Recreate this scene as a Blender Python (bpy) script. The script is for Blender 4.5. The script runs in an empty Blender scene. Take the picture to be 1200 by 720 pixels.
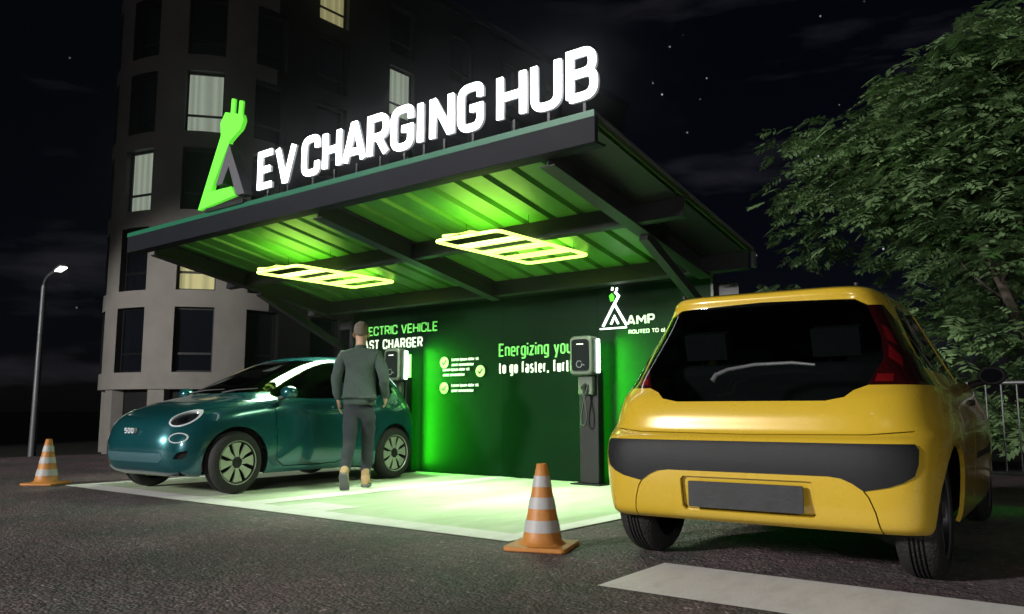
import bpy, bmesh, math, random
from mathutils import Vector, Matrix, noise
random.seed(7)
R = math.radians
sc = bpy.context.scene
COL = sc.collection

# ------------------------------------------------------------------ helpers
def link(o):
    COL.objects.link(o)
    return o

def tag(o, label=None, cat=None, group=None, kind=None):
    if label: o['label'] = label
    if cat: o['category'] = cat
    if group: o['group'] = group
    if kind: o['kind'] = kind
    return o

def thing(name, label, cat, loc=(0, 0, 0), rz=0, group=None):
    o = link(bpy.data.objects.new(name, None))
    o.empty_display_size = .2
    o.location = loc
    o.rotation_euler = (0, 0, rz)
    return tag(o, label, cat, group)

def link_mesh(name, me, mat, parent=None):
    o = link(bpy.data.objects.new(name, me))
    if mat is not None and not me.materials:
        me.materials.append(mat)
    if parent is not None: o.parent = parent
    return o

def copy_tree(o, parent=None):
    c = o.copy(); COL.objects.link(c)
    c.parent = parent
    for ch in list(o.children): copy_tree(ch, c)
    return c

class MB:
    """collects shapes and links them as one mesh object"""
    def __init__(s): s.v = []; s.f = []
    def add(s, vs, fs, M=None):
        b = len(s.v)
        for p in vs: s.v.append(tuple(M @ Vector(p)) if M is not None else tuple(p))
        s.f += [tuple(b + i for i in f) for f in fs]
        return s
    def box(s, lo, hi, M=None):
        x0, y0, z0 = lo; x1, y1, z1 = hi
        return s.add([(x0,y0,z0),(x1,y0,z0),(x1,y1,z0),(x0,y1,z0),(x0,y0,z1),(x1,y0,z1),(x1,y1,z1),(x0,y1,z1)],
                     [(0,3,2,1),(4,5,6,7),(0,1,5,4),(1,2,6,5),(2,3,7,6),(3,0,4,7)], M)
    def prism(s, poly, d0, d1, frame=None):
        """poly in (u,v); frame maps (u,v,d) -> xyz; default u=x v=z d=y"""
        fr = frame or (lambda u, v, d: (u, d, v))
        n = len(poly)
        a = sum(poly[i][0]*poly[(i+1) % n][1]-poly[(i+1) % n][0]*poly[i][1] for i in range(n))
        if a < 0: poly = poly[::-1]
        vs = [fr(u, v, d0) for u, v in poly] + [fr(u, v, d1) for u, v in poly]
        fs = [tuple(range(n)), tuple(range(2*n-1, n-1, -1))]
        fs += [(i, i+n, (i+1) % n+n, (i+1) % n) for i in range(n)]
        return s.add(vs, fs)
    def tube(s, pts, r, n=10, caps=True, M=None):
        pts = [Vector(p) for p in pts]
        rr = r if isinstance(r, (list, tuple)) else [r]*len(pts)
        vs = []; fs = []
        up = Vector((0, 0, 1))
        t0 = (pts[1]-pts[0]).normalized()
        if abs(t0.dot(up)) > .95: up = Vector((1, 0, 0))
        a = t0.cross(up).normalized()
        for i, p in enumerate(pts):
            if i == 0: t = t0
            elif i == len(pts)-1: t = (pts[i]-pts[i-1]).normalized()
            else: t = ((pts[i+1]-pts[i]).normalized()+(pts[i]-pts[i-1]).normalized()).normalized()
            a = (a-t*a.dot(t)).normalized(); b = t.cross(a)
            for k in range(n):
                th = 2*math.pi*k/n
                vs.append(p+(a*math.cos(th)+b*math.sin(th))*rr[i])
        for i in range(len(pts)-1):
            for k in range(n):
                k2 = (k+1) % n
                fs.append((i*n+k, i*n+k2, (i+1)*n+k2, (i+1)*n+k))
        if caps:
            fs.append(tuple(range(n-1, -1, -1))); fs.append(tuple((len(pts)-1)*n+k for k in range(n)))
        return s.add(vs, fs, M)
    def lathe(s, prof, n=32, M=None, axis='z', closed=False):
        vs = []; fs = []
        for r, h in prof:
            for k in range(n):
                th = 2*math.pi*k/n
                c, q = r*math.cos(th), r*math.sin(th)
                vs.append((c, q, h) if axis == 'z' else ((h, c, q) if axis == 'x' else (c, h, q)))
        m = len(prof)
        for i in range(m if closed else m-1):
            i2 = (i+1) % m
            for k in range(n):
                k2 = (k+1) % n
                fs.append((i*n+k, i*n+k2, i2*n+k2, i2*n+k))
        return s.add(vs, fs, M)
    def ngon(s, cx, cy, r, d0, d1, n=24, frame=None):
        return s.prism([(cx+r*math.cos(2*math.pi*k/n), cy+r*math.sin(2*math.pi*k/n)) for k in range(n)], d0, d1, frame)
    def build(s, name, mat, parent=None, smooth=None, bevel=0, off=None, fix=True):
        me = bpy.data.meshes.new(name)
        vs = s.v if off is None else [(x-off[0], y-off[1], z-off[2]) for x, y, z in s.v]
        me.from_pydata(vs, [], s.f); me.update()
        if fix:
            bm = bmesh.new(); bm.from_mesh(me)
            bmesh.ops.recalc_face_normals(bm, faces=bm.faces)
            bm.to_mesh(me); bm.free()
        if smooth is not None:
            me.shade_smooth()
            me.set_sharp_from_angle(angle=R(smooth))
        o = link_mesh(name, me, mat, parent)
        if bevel:
            b = o.modifiers.new('bevel', 'BEVEL'); b.width = bevel; b.segments = 2; b.limit_method = 'ANGLE'; b.angle_limit = R(40)
            if smooth is None:
                me.shade_smooth(); me.set_sharp_from_angle(angle=R(35))
        return o

# ------------------------------------------------------------------ materials
def mat(name, col=(.5, .5, .5), rough=.5, metal=0, emit=None, estr=0, coat=0, spec=.5, alpha=1, nz=None, bump=None, trans=0):
    """nz=(scale, amount, second colour) mottles; bump=(scale, strength)"""
    m = bpy.data.materials.new(name); m.use_nodes = True
    nt = m.node_tree; N = nt.nodes; L = nt.links
    b = N['Principled BSDF']
    b.inputs['Base Color'].default_value = (*col, 1)
    b.inputs['Roughness'].default_value = rough
    b.inputs['Metallic'].default_value = metal
    b.inputs['Specular IOR Level'].default_value = spec
    b.inputs['Coat Weight'].default_value = coat
    b.inputs['Coat Roughness'].default_value = .06
    b.inputs['Transmission Weight'].default_value = trans
    if emit:
        b.inputs['Emission Color'].default_value = (*emit, 1); b.inputs['Emission Strength'].default_value = estr
    tc = None
    if nz or bump:
        tc = N.new('ShaderNodeTexCoord')
    if nz:
        t = N.new('ShaderNodeTexNoise'); t.inputs['Scale'].default_value = nz[0]; t.inputs['Detail'].default_value = 6
        t.inputs['Roughness'].default_value = .65
        L.new(tc.outputs['Object'], t.inputs['Vector'])
        rp = N.new('ShaderNodeValToRGB'); rp.color_ramp.elements[0].position = .35; rp.color_ramp.elements[1].position = .68
        rp.color_ramp.elements[0].color = (*col, 1)
        c2 = nz[2]; a = nz[1]
        rp.color_ramp.elements[1].color = (*[col[i]*(1-a)+c2[i]*a for i in range(3)], 1)
        L.new(t.outputs['Fac'], rp.inputs['Fac']); L.new(rp.outputs['Color'], b.inputs['Base Color'])
        mr = N.new('ShaderNodeMapRange'); mr.inputs['To Min'].default_value = max(0, rough-.08); mr.inputs['To Max'].default_value = min(1, rough+.1)
        L.new(t.outputs['Fac'], mr.inputs['Value']); L.new(mr.outputs['Result'], b.inputs['Roughness'])
    if bump:
        t = N.new('ShaderNodeTexNoise'); t.inputs['Scale'].default_value = bump[0]; t.inputs['Detail'].default_value = 5
        L.new(tc.outputs['Object'], t.inputs['Vector'])
        bp = N.new('ShaderNodeBump'); bp.inputs['Strength'].default_value = bump[1]; bp.inputs['Distance'].default_value = .01
        L.new(t.outputs['Fac'], bp.inputs['Height']); L.new(bp.outputs['Normal'], b.inputs['Normal'])
    return m

def glass_mat(name, tint, refl=1.45, base_gloss=.05):
    m = bpy.data.materials.new(name); m.use_nodes = True
    nt = m.node_tree; N = nt.nodes; L = nt.links
    N.remove(N['Principled BSDF'])
    tr = N.new('ShaderNodeBsdfTransparent'); tr.inputs['Color'].default_value = (*tint, 1)
    gl = N.new('ShaderNodeBsdfGlossy'); gl.inputs['Roughness'].default_value = .02; gl.inputs['Color'].default_value = (.9, .95, 1, 1)
    fr = N.new('ShaderNodeFresnel'); fr.inputs['IOR'].default_value = refl
    mx = N.new('ShaderNodeMixShader')
    L.new(fr.outputs[0], mx.inputs[0]); L.new(tr.outputs[0], mx.inputs[1]); L.new(gl.outputs[0], mx.inputs[2])
    L.new(mx.outputs[0], N['Material Output'].inputs['Surface'])
    return m

M = {}
M['steel'] = mat('dark steel', (.020, .021, .024), .42, .3, nz=(6, .5, (.035, .035, .038)), bump=(90, .15))
M['fascia'] = mat('fascia sheet', (.009, .010, .015), .55, .0, spec=.12, nz=(3, .6, (.014, .015, .021)), bump=(60, .1))
M['roofgreen'] = mat('green roof deck', (.075, .24, .028), .38, 0, nz=(5, .5, (.05, .18, .02)), bump=(30, .12))
M['cap'] = mat('green edge cap', (.012, .13, .07), .4)
M['rooftop'] = mat('green roof top', (.03, .16, .08), .4, .1)
M['letter'] = mat('lit letter face', (.9, .9, .9), .4, emit=(1, 1, 1), estr=6)
M['letter_side'] = mat('letter return', (.5, .5, .52), .4, emit=(.9, .95, 1), estr=.16)
M['neon'] = mat('neon tube', (.9, 1, .6), .4, emit=(.62, 1, .14), estr=3.0)
M['emblem_green'] = mat('emblem green', (.12, .75, .05), .4, emit=(.16, .95, .05), estr=.7)
M['emblem_grey'] = mat('emblem grey', (.12, .12, .14), .45, .2)
M['wall_green'] = mat('printed wall green', (.0008, .016, .0035), .45, spec=.06, nz=(1.2, .8, (.0006, .009, .0025)), bump=(8, .05))
M['wall_frame'] = mat('wall edge trim', (.03, .035, .035), .4, .5)
M['text_white'] = mat('backlit white lettering', (.8, .85, .75), .5, emit=(.85, 1, .75), estr=.55)
M['text_green'] = mat('backlit green lettering', (.2, .7, .15), .5, emit=(.16, .9, .12), estr=.36)
M['badge'] = mat('pale badge', (.5, .8, .3), .5, emit=(.4, .9, .22), estr=.5)
M['logo_white'] = mat('lit wall emblem', (.9, .9, .9), .5, emit=(.95, 1, .95), estr=2.2)
M['chg_frame'] = mat('charger shell', (.085, .10, .08), .35, nz=(12, .3, (.065, .075, .06)))
M['chg_face'] = mat('charger face', (.008, .009, .010), .12, coat=.6)
M['chg_col'] = mat('charger column', (.005, .0055, .006), .4, .2)
M['led_white'] = mat('white led strip', (.9, .9, .9), .4, emit=(.8, 1, .95), estr=5)
M['led_green'] = mat('green led strip', (.1, .9, .1), .4, emit=(.05, 1, .03), estr=30)
M['rubber'] = mat('tyre rubber', (.009, .009, .010), .7, nz=(45, .8, (.022, .022, .021)), bump=(70, 1.0))
M['black'] = mat('black plastic', (.015, .015, .016), .55, bump=(200, .2))
M['void'] = mat('dark lining', (.006, .006, .006), .9)
M['bumper'] = mat('textured grey plastic', (.009, .010, .012), .48, spec=.28, nz=(14, .5, (.014, .015, .017)), bump=(250, .25))
M['seat'] = mat('seat cloth', (.05, .05, .055), .9, nz=(40, .5, (.09, .09, .095)))
M['chrome'] = mat('bright trim', (.75, .77, .8), .15, 1)
M['rimdark'] = mat('rim dark', (.03, .03, .033), .4, .7)
M['rimlight'] = mat('rim silver green', (.42, .46, .38), .35, .5, nz=(20, .3, (.33, .36, .3)))
M['lamp_red'] = mat('tail lamp red', (.016, .0015, .002), .10, coat=1, nz=(9, .3, (.06, .002, .003)))
M['wiper'] = mat('grey wiper arm', (.09, .095, .10), .45)
M['lamp_seg'] = mat('red reflector', (.12, .004, .005), .12, coat=1)
M['lamp_clear'] = mat('lamp lens', (.75, .8, .85), .1, .2, coat=1)
M['lamp_dark'] = mat('lamp bowl', (.03, .035, .04), .15, .6, coat=1)
M['plate'] = mat('blank plate board', (.020, .022, .024), .5, spec=.3, nz=(9, .8, (.034, .037, .04)), bump=(40, .1))
M['glass'] = glass_mat('tinted car glass', (.21, .24, .24), 1.45)
M['glass_dark'] = glass_mat('dark car glass', (.10, .11, .115), 1.5)
M['galv'] = mat('galvanised steel', (.17, .175, .18), .5, .6, nz=(18, .5, (.11, .11, .12)))
M['pole'] = mat('lamp post steel', (.12, .125, .135), .5, .5, nz=(5, .5, (.07, .075, .085)))
M['lens_on'] = mat('street lamp lens', (1, 1, 1), .4, emit=(1, .97, .9), estr=6)
M['cone_o'] = mat('orange cone plastic', (.50, .205, .04), .5, nz=(10, .6, (.38, .15, .035)), bump=(40, .2))
M['cone_w'] = mat('white reflective band', (.42, .42, .42), .5, nz=(14, .5, (.30, .30, .30)))

def paint_mat(name, col, col2, metal, rough):
    m = mat(name, col, rough, metal, coat=1, nz=(2.2, .15, col2))
    return m
M['yellow'] = paint_mat('yellow car paint', (.61, .41, .030), (.55, .36, .027), .05, .26)
M['grille_teal'] = mat('teal grille mesh', (.05, .13, .15), .5, .4, bump=(150, .8))
M['teal'] = paint_mat('teal car paint', (.009, .10, .115), (.007, .085, .095), .5, .22)

# ground, with stones of many sizes
def ground_mat():
    m = bpy.data.materials.new('coarse asphalt'); m.use_nodes = True
    nt = m.node_tree; N = nt.nodes; L = nt.links
    b = N['Principled BSDF']; tc = N.new('ShaderNodeTexCoord')
    def noi(scale, det=4, rough=.6):
        t = N.new('ShaderNodeTexNoise'); t.inputs['Scale'].default_value = scale; t.inputs['Detail'].default_value = det
        t.inputs['Roughness'].default_value = rough
        L.new(tc.outputs['Object'], t.inputs['Vector']); return t
    big = noi(.8, 7, .62); mid = noi(13, 9, .72); tintn = noi(1.3, 3)
    vo = N.new('ShaderNodeTexVoronoi'); vo.inputs['Scale'].default_value = 52; L.new(tc.outputs['Object'], vo.inputs['Vector'])
    vo2 = N.new('ShaderNodeTexVoronoi'); vo2.inputs['Scale'].default_value = 17; L.new(tc.outputs['Object'], vo2.inputs['Vector'])
    r1 = N.new('ShaderNodeValToRGB'); e = r1.color_ramp.elements
    e[0].position = .3; e[0].color = (.05, .048, .048, 1); e[1].position = .75; e[1].color = (.22, .207, .202, 1)
    L.new(mid.outputs['Fac'], r1.inputs['Fac'])
    # tint: reddish and greenish patches of old paint and dust
    r2 = N.new('ShaderNodeValToRGB'); e = r2.color_ramp.elements
    e[0].position = .36; e[0].color = (.88, .95, .90, 1); e[1].position = .60; e[1].color = (1.32, .98, 1.10, 1)
    L.new(tintn.outputs['Fac'], r2.inputs['Fac'])
    mu = N.new('ShaderNodeMixRGB'); mu.blend_type = 'MULTIPLY'; mu.inputs[0].default_value = 1
    L.new(r1.outputs[0], mu.inputs[1]); L.new(r2.outputs[0], mu.inputs[2])
    # stones: each cell its own tone
    sep = N.new('ShaderNodeSeparateColor'); L.new(vo.outputs['Color'], sep.inputs[0])
    r3 = N.new('ShaderNodeValToRGB'); e = r3.color_ramp.elements
    e[0].position = .0; e[0].color = (.78, .78, .78, 1); e[1].position = .95; e[1].color = (1.15, 1.13, 1.12, 1)
    x = r3.color_ramp.elements.new(.985); x.color = (2.8, 2.8, 2.75, 1)
    L.new(sep.outputs[0], r3.inputs['Fac'])
    mu2 = N.new('ShaderNodeMixRGB'); mu2.blend_type = 'MULTIPLY'; mu2.inputs[0].default_value = .85
    L.new(mu.outputs[0], mu2.inputs[1]); L.new(r3.outputs[0], mu2.inputs[2])
    r4 = N.new('ShaderNodeMapRange'); r4.inputs['From Min'].default_value = .3; r4.inputs['From Max'].default_value = .7
    r4.inputs['To Min'].default_value = .48; r4.inputs['To Max'].default_value = 1.30
    L.new(big.outputs['Fac'], r4.inputs['Value'])
    mu3 = N.new('ShaderNodeVectorMath'); mu3.operation = 'SCALE'
    L.new(mu2.outputs[0], mu3.inputs[0]); L.new(r4.outputs[0], mu3.inputs['Scale'])
    L.new(mu3.outputs[0], b.inputs['Base Color'])
    b.inputs['Roughness'].default_value = .55
    ad = N.new('ShaderNodeMath'); ad.operation = 'MULTIPLY_ADD'; ad.inputs[1].default_value = -.45
    L.new(vo.outputs['Distance'], ad.inputs[0]); L.new(mid.outputs['Fac'], ad.inputs[2])
    ad2 = N.new('ShaderNodeMath'); ad2.operation = 'MULTIPLY_ADD'; ad2.inputs[1].default_value = -.30
    L.new(vo2.outputs['Distance'], ad2.inputs[0]); L.new(ad.outputs[0], ad2.inputs[2])
    bp = N.new('ShaderNodeBump'); bp.inputs['Strength'].default_value = .9; bp.inputs['Distance'].default_value = .06
    L.new(ad2.outputs[0], bp.inputs['Height']); L.new(bp.outputs[0], b.inputs['Normal'])
    return m
M['ground'] = ground_mat()
M['field'] = mat('dark field', (.018, .02, .016), .95, nz=(.6, .6, (.03, .03, .02)))

def worn_mat(name, c1, c2, scale=3, thr=(.45, .7), streak=True):
    m = bpy.data.materials.new(name); m.use_nodes = True
    nt = m.node_tree; N = nt.nodes; L = nt.links; b = N['Principled BSDF']
    tc = N.new('ShaderNodeTexCoord'); mp = N.new('ShaderNodeMapping')
    L.new(tc.outputs['Object'], mp.inputs['Vector'])
    if streak: mp.inputs['Scale'].default_value = (1, .35, 1); mp.inputs['Rotation'].default_value = (0, 0, .5)
    t = N.new('ShaderNodeTexNoise'); t.inputs['Scale'].default_value = scale; t.inputs['Detail'].default_value = 9; t.inputs['Roughness'].default_value = .7
    L.new(mp.outputs[0], t.inputs['Vector'])
    r = N.new('ShaderNodeValToRGB'); e = r.color_ramp.elements
    e[0].position, e[1].position = thr; e[0].color = (*c1, 1); e[1].color = (*c2, 1)
    L.new(t.outputs['Fac'], r.inputs['Fac']); L.new(r.outputs[0], b.inputs['Base Color'])
    b.inputs['Roughness'].default_value = .5
    t2 = N.new('ShaderNodeTexNoise'); t2.inputs['Scale'].default_value = 60; t2.inputs['Detail'].default_value = 4
    L.new(tc.outputs['Object'], t2.inputs['Vector'])
    bp = N.new('ShaderNodeBump'); bp.inputs['Strength'].default_value = .25; bp.inputs['Distance'].default_value = .006
    L.new(t2.outputs['Fac'], bp.inputs['Height']); L.new(bp.outputs[0], b.inputs['Normal'])
    return m
M['bay_green'] = worn_mat('pale green bay coating', (.38, .50, .30), (.62, .70, .54), 1.3, (.36, .62))
M['bay_white'] = worn_mat('white line paint', (.80, .80, .78), (.56, .57, .54), 5, (.45, .8))
M['stripe'] = worn_mat('worn white road paint', (.85, .84, .82), (.66, .65, .63), 9, (.45, .8))
M['render'] = mat('pale render', (.37, .35, .32), .85, nz=(1.1, .7, (.27, .255, .235)), bump=(25, .2))
M['cladding'] = mat('dark cladding', (.010, .010, .011), .8, nz=(.8, .5, (.016, .016, .018)), bump=(20, .1))
M['frame'] = mat('window frame', (.02, .02, .022), .4, .3)
M['pane'] = mat('unlit pane', (.008, .010, .016), .06, coat=.5)

def curtain_mat(name, col, strength):
    m = bpy.data.materials.new(name); m.use_nodes = True
    nt = m.node_tree; N = nt.nodes; L = nt.links; b = N['Principled BSDF']
    tc = N.new('ShaderNodeTexCoord')
    w = N.new('ShaderNodeTexWave'); w.inputs['Scale'].default_value = 1.5; w.inputs['Distortion'].default_value = 9; w.inputs['Detail'].default_value = 4
    w.bands_direction = 'DIAGONAL'
    mp = N.new('ShaderNodeMapping'); mp.inputs['Scale'].default_value = (1, 1, .02)
    L.new(tc.outputs['Object'], mp.inputs[0]); L.new(mp.outputs[0], w.inputs['Vector'])
    r = N.new('ShaderNodeValToRGB'); e = r.color_ramp.elements
    e[0].color = (*[c*.72 for c in col], 1); e[1].color = (*col, 1)
    L.new(w.outputs['Fac'], r.inputs['Fac']); L.new(r.outputs[0], b.inputs['Emission Color']); L.new(r.outputs[0], b.inputs['Base Color'])
    b.inputs['Emission Strength'].default_value = strength; b.inputs['Roughness'].default_value = .8
    return m
M['curtain_pale'] = curtain_mat('curtain pale lit', (.50, .58, .46), .55)
M['curtain_gold'] = curtain_mat('curtain warm lit', (.56, .52, .25), .55)

def leaf_mat():
    m = bpy.data.materials.new('leaf'); m.use_nodes = True
    nt = m.node_tree; N = nt.nodes; L = nt.links; b = N['Principled BSDF']
    tc = N.new('ShaderNodeTexCoord')
    t = N.new('ShaderNodeTexNoise'); t.inputs['Scale'].default_value = 2.4; t.inputs['Detail'].default_value = 3
    L.new(tc.outputs['Object'], t.inputs['Vector'])
    at = N.new('ShaderNodeAttribute'); at.attribute_name = 'tone'
    mx = N.new('ShaderNodeMath'); mx.operation = 'MULTIPLY_ADD'; mx.inputs[1].default_value = .55
    L.new(at.outputs['Fac'], mx.inputs[0]); 
    s2 = N.new('ShaderNodeMath'); s2.operation = 'MULTIPLY'; s2.inputs[1].default_value = .6
    L.new(t.outputs['Fac'], s2.inputs[0]); L.new(s2.outputs[0], mx.inputs[2])
    r = N.new('ShaderNodeValToRGB'); e = r.color_ramp.elements
    e[0].position = .2; e[0].color = (.035, .085, .025, 1); e[1].position = .85; e[1].color = (.30, .47, .21, 1)
    L.new(mx.outputs[0], r.inputs['Fac']); L.new(r.outputs[0], b.inputs['Base Color'])
    b.inputs['Roughness'].default_value = .5
    tl = N.new('ShaderNodeBsdfTranslucent'); L.new(r.outputs[0], tl.inputs['Color'])
    ms = N.new('ShaderNodeMixShader'); ms.inputs[0].default_value = .25
    L.new(b.outputs[0], ms.inputs[1]); L.new(tl.outputs[0], ms.inputs[2]); L.new(ms.outputs[0], N['Material Output'].inputs['Surface'])
    return m
M['leaf'] = leaf_mat()
M['bark'] = mat('bark', (.13, .11, .09), .9, nz=(12, .6, (.2, .17, .14)), bump=(25, .8))
M['skin'] = mat('skin', (.45, .27, .20), .5, nz=(30, .3, (.40, .22, .16)))
M['hair'] = mat('short grey brown hair', (.10, .075, .060), .9, nz=(70, .8, (.20, .16, .135)), bump=(200, .8))
M['jacket'] = mat('grey green jacket cloth', (.046, .066, .062), .85, nz=(10, .6, (.030, .044, .043)), bump=(35, .6))
M['jeans'] = mat('charcoal trousers cloth', (.018, .022, .030), .85, nz=(14, .6, (.030, .034, .044)), bump=(40, .6))
M['boot'] = mat('tan boot suede', (.38, .25, .13), .8, nz=(25, .5, (.28, .17, .09)))
M['sole'] = mat('grey boot sole', (.13, .14, .15), .8)

# ------------------------------------------------------------------ stroke lettering
G = {
 'A': (.62, [[(0,0),(.44,1),(.56,1),(1,0)], [(.16,.25),(.84,.25)]]),
 'B': (.56, [[(0,0),(0,1),(.95,1,1),(.95,.53,1),(0,.53)], [(.3,.53),(1,.53,1),(1,0,1),(0,0)]]),
 'C': (.54, [[(1,.70),(1,1,1),(0,1,1),(0,0,1),(1,0,1),(1,.30)]]),
 'D': (.56, [[(0,0),(0,1),(1,1,1),(1,0,1),(0,0)]]),
 'E': (.48, [[(1,1),(0,1),(0,0),(1,0)], [(0,.5),(.86,.5)]]),
 'F': (.46, [[(1,1),(0,1),(0,0)], [(0,.5),(.86,.5)]]),
 'G': (.56, [[(1,.72),(1,1,1),(0,1,1),(0,0,1),(1,0,1),(1,.47),(.5,.47)]]),
 'H': (.56, [[(0,0),(0,1)], [(1,0),(1,1)], [(0,.5),(1,.5)]]),
 'I': (.0, [[(0,0),(0,1)]]),
 'L': (.44, [[(0,1),(0,0),(1,0)]]),
 'M': (.72, [[(0,0),(0,1)], [(1,0),(1,1)], [(.05,.96),(.5,.35),(.95,.96)]]),
 'N': (.58, [[(0,0),(0,1)], [(1,0),(1,1)], [(.04,.97),(.96,.03)]]),
 'O': (.56, [[(0,.5),(0,1,1),(1,1,1),(1,0,1),(0,0,1),(0,.5)]]),
 'P': (.52, [[(0,0),(0,1),(1,1,1),(1,.45,1),(0,.45)]]),
 'R': (.54, [[(0,0),(0,1),(1,1,1),(1,.47,1),(0,.47)], [(.5,.47),(1,0)]]),
 'S': (.52, [[(1,.75),(1,1,1),(0,1,1),(0,.52,1),(1,.52,1),(1,0,1),(0,0,1),(0,.25)]]),
 'T': (.52, [[(0,1),(1,1)], [(.5,1),(.5,0)]]),
 'U': (.56, [[(0,1),(0,0,1),(1,0,1),(1,1)]]),
 'V': (.58, [[(0,1),(.45,0),(.55,0),(1,1)]]),
 'a': (.44, [[(0,.72),(1,.72,1),(1,0)], [(1,.40),(0,.40,1),(0,0,1),(1,0)]]),
 'c': (.42, [[(1,.55),(1,.72,1),(0,.72,1),(0,0,1),(1,0,1),(1,.17)]]),
 'd': (.44, [[(1,1),(1,0)], [(1,.72),(0,.72,1),(0,0,1),(1,0)]]),
 'e': (.44, [[(0,.36),(1,.36),(1,.72,1),(0,.72,1),(0,0,1),(.95,0)]]),
 'f': (.34, [[(1,1),(.35,1,1),(.35,0)], [(0,.70),(.95,.70)]]),
 'g': (.44, [[(1,.02),(0,.02,1),(0,.72,1),(1,.72),(1,-.25,1),(.05,-.25)]]),
 'h': (.44, [[(0,1),(0,0)], [(0,.72),(1,.72,1),(1,0)]]),
 'i': (.0, [[(0,0),(0,.70)], [(0,.88),(0,1.0)]]),
 'l': (.0, [[(0,0),(0,1)]]),
 'm': (.66, [[(0,0),(0,.72)], [(0,.72),(.5,.72,1),(.5,0)], [(.5,.72),(1,.72,1),(1,0)]]),
 'n': (.44, [[(0,0),(0,.72)], [(0,.72),(1,.72,1),(1,0)]]),
 'o': (.44, [[(0,.36),(0,.72,1),(1,.72,1),(1,0,1),(0,0,1),(0,.36)]]),
 'p': (.44, [[(0,-.28),(0,.72),(1,.72,1),(1,0,1),(0,0)]]),
 'r': (.30, [[(0,0),(0,.72)], [(0,.66),(.4,.72),(1,.72)]]),
 's': (.40, [[(1,.72),(0,.72,1),(0,.38,1),(1,.38,1),(1,0,1),(0,0)]]),
 't': (.32, [[(.3,.95),(.3,0,1),(1,0)], [(0,.70),(.95,.70)]]),
 'u': (.44, [[(0,.72),(0,0,1),(1,0)], [(1,.72),(1,0)]]),
 'y': (.46, [[(0,.72),(.52,.05)], [(1,.72),(.40,-.28),(.1,-.28)]]),
 'z': (.42, [[(0,.72),(1,.72),(0,0),(1,0)]]),
 ',': (.05, [[(.5,.08),(0,-.14)]]),
 '5': (.50, [[(.95,1),(0,1),(0,.58),(1,.58,1),(1,0,1),(0,0)]]),
 '0': (.52, [[(0,.5),(0,1,1),(1,1,1),(1,0,1),(0,0,1),(0,.5)]]),
}
def fillet(pts, rad, seg=5):
    out = []
    for i, p in enumerate(pts):
        if len(p) > 2 and 0 < i < len(pts)-1:
            c = Vector(p[:2]); a = Vector(pts[i-1][:2]); b = Vector(pts[i+1][:2])
            da = (a-c); db = (b-c)
            r = min(rad, da.length*.499, db.length*.499)
            p0 = c+da.normalized()*r; p1 = c+db.normalized()*r
            for k in range(seg+1):
                t = k/seg
                out.append(tuple((1-t)**2*p0+2*t*(1-t)*c+t*t*p1))
        else: out.append(tuple(p[:2]))
    res = [out[0]]
    for q in out[1:]:
        if (Vector(q)-Vector(res[-1])).length > 1e-5: res.append(q)
    return res
def stroke(mb, pts, t, d0, d1, frame):
    P = [Vector(p) for p in pts]; n = len(P); l = []; r = []
    for i in range(n):
        if i == 0: d = (P[1]-P[0]).normalized(); nn = Vector((-d.y, d.x))*t/2; 
        elif i == n-1: d = (P[-1]-P[-2]).normalized(); nn = Vector((-d.y, d.x))*t/2
        else:
            a = (P[i]-P[i-1]).normalized(); b = (P[i+1]-P[i]).normalized()
            na = Vector((-a.y, a.x)); nb = Vector((-b.y, b.x)); m_ = (na+nb)
            if m_.length < .2: m_ = na
            m_.normalize(); k = max(m_.dot(na), .45)
            nn = m_*t/2/k
        l.append(P[i]+nn); r.append(P[i]-nn)
    vs = []
    for q in (l, r):
        for p in q: vs.append(frame(p.x, p.y, d0))
    for q in (l, r):
        for p in q: vs.append(frame(p.x, p.y, d1))
    fs = []
    for i in range(n-1):
        fs += [(i, i+1, n+i+1, n+i), (2*n+i, 3*n+i, 3*n+i+1, 2*n+i+1), (i, 2*n+i, 2*n+i+1, i+1), (n+i, n+i+1, 3*n+i+1, 3*n+i)]
    fs += [(0, n, 3*n, 2*n), (n-1, 3*n-1, 4*n-1, 2*n-1)]
    mb.add(vs, fs)
def glyph(mb, ch, u, v, h, t, d0, d1, frame, wscale=1.0, width=None):
    """draws one letter, returns its advance; strokes of one letter are stepped by half a millimetre"""
    w, st = G[ch]
    cw = (w*h*wscale) if width is None else width
    iw = max(cw-t, 0) if w > .1 else (w*h); ih = h-t
    for k, pts in enumerate(st):
        q = [((u+t/2+p[0]*iw), (v+t/2+p[1]*ih), *p[2:]) for p in pts]
        stroke(mb, fillet(q, t*1.45), t, d0-k*.0007, d1, frame)
    return iw+t
def text(mb, s, u, v, h, t, d0, d1, frame, wscale=1.0, gap=None, width=None):
    gap = t*.95 if gap is None else gap
    if width:
        tot = measure(s, h, t, wscale, gap)
        wscale *= (width-gap*(len(s)-1))/(tot-gap*(len(s)-1)); 
    x = u
    for ch in s:
        if ch == ' ': x += h*.34*wscale; continue
        x += glyph(mb, ch, x, v, h, t, d0, d1, frame, wscale)+gap
    return x
def measure(s, h, t, ws, gap):
    x = 0
    for ch in s:
        x += (h*.34*ws if ch == ' ' else ((max(G[ch][0]*h*ws-t, 0) if G[ch][0] > .1 else G[ch][0]*h)+t))+gap
    return x-gap

# ------------------------------------------------------------------ camera
cam = bpy.data.cameras.new('camera'); cam.sensor_width = 36; cam.lens = 954/1200*36; cam.clip_start = .05; cam.clip_end = 2000
camo = link(bpy.data.objects.new('camera', cam)); camo.location = (0, 0, .86)
camo.rotation_euler = (R(97.2), 0, R(38.15)); sc.camera = camo

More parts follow.
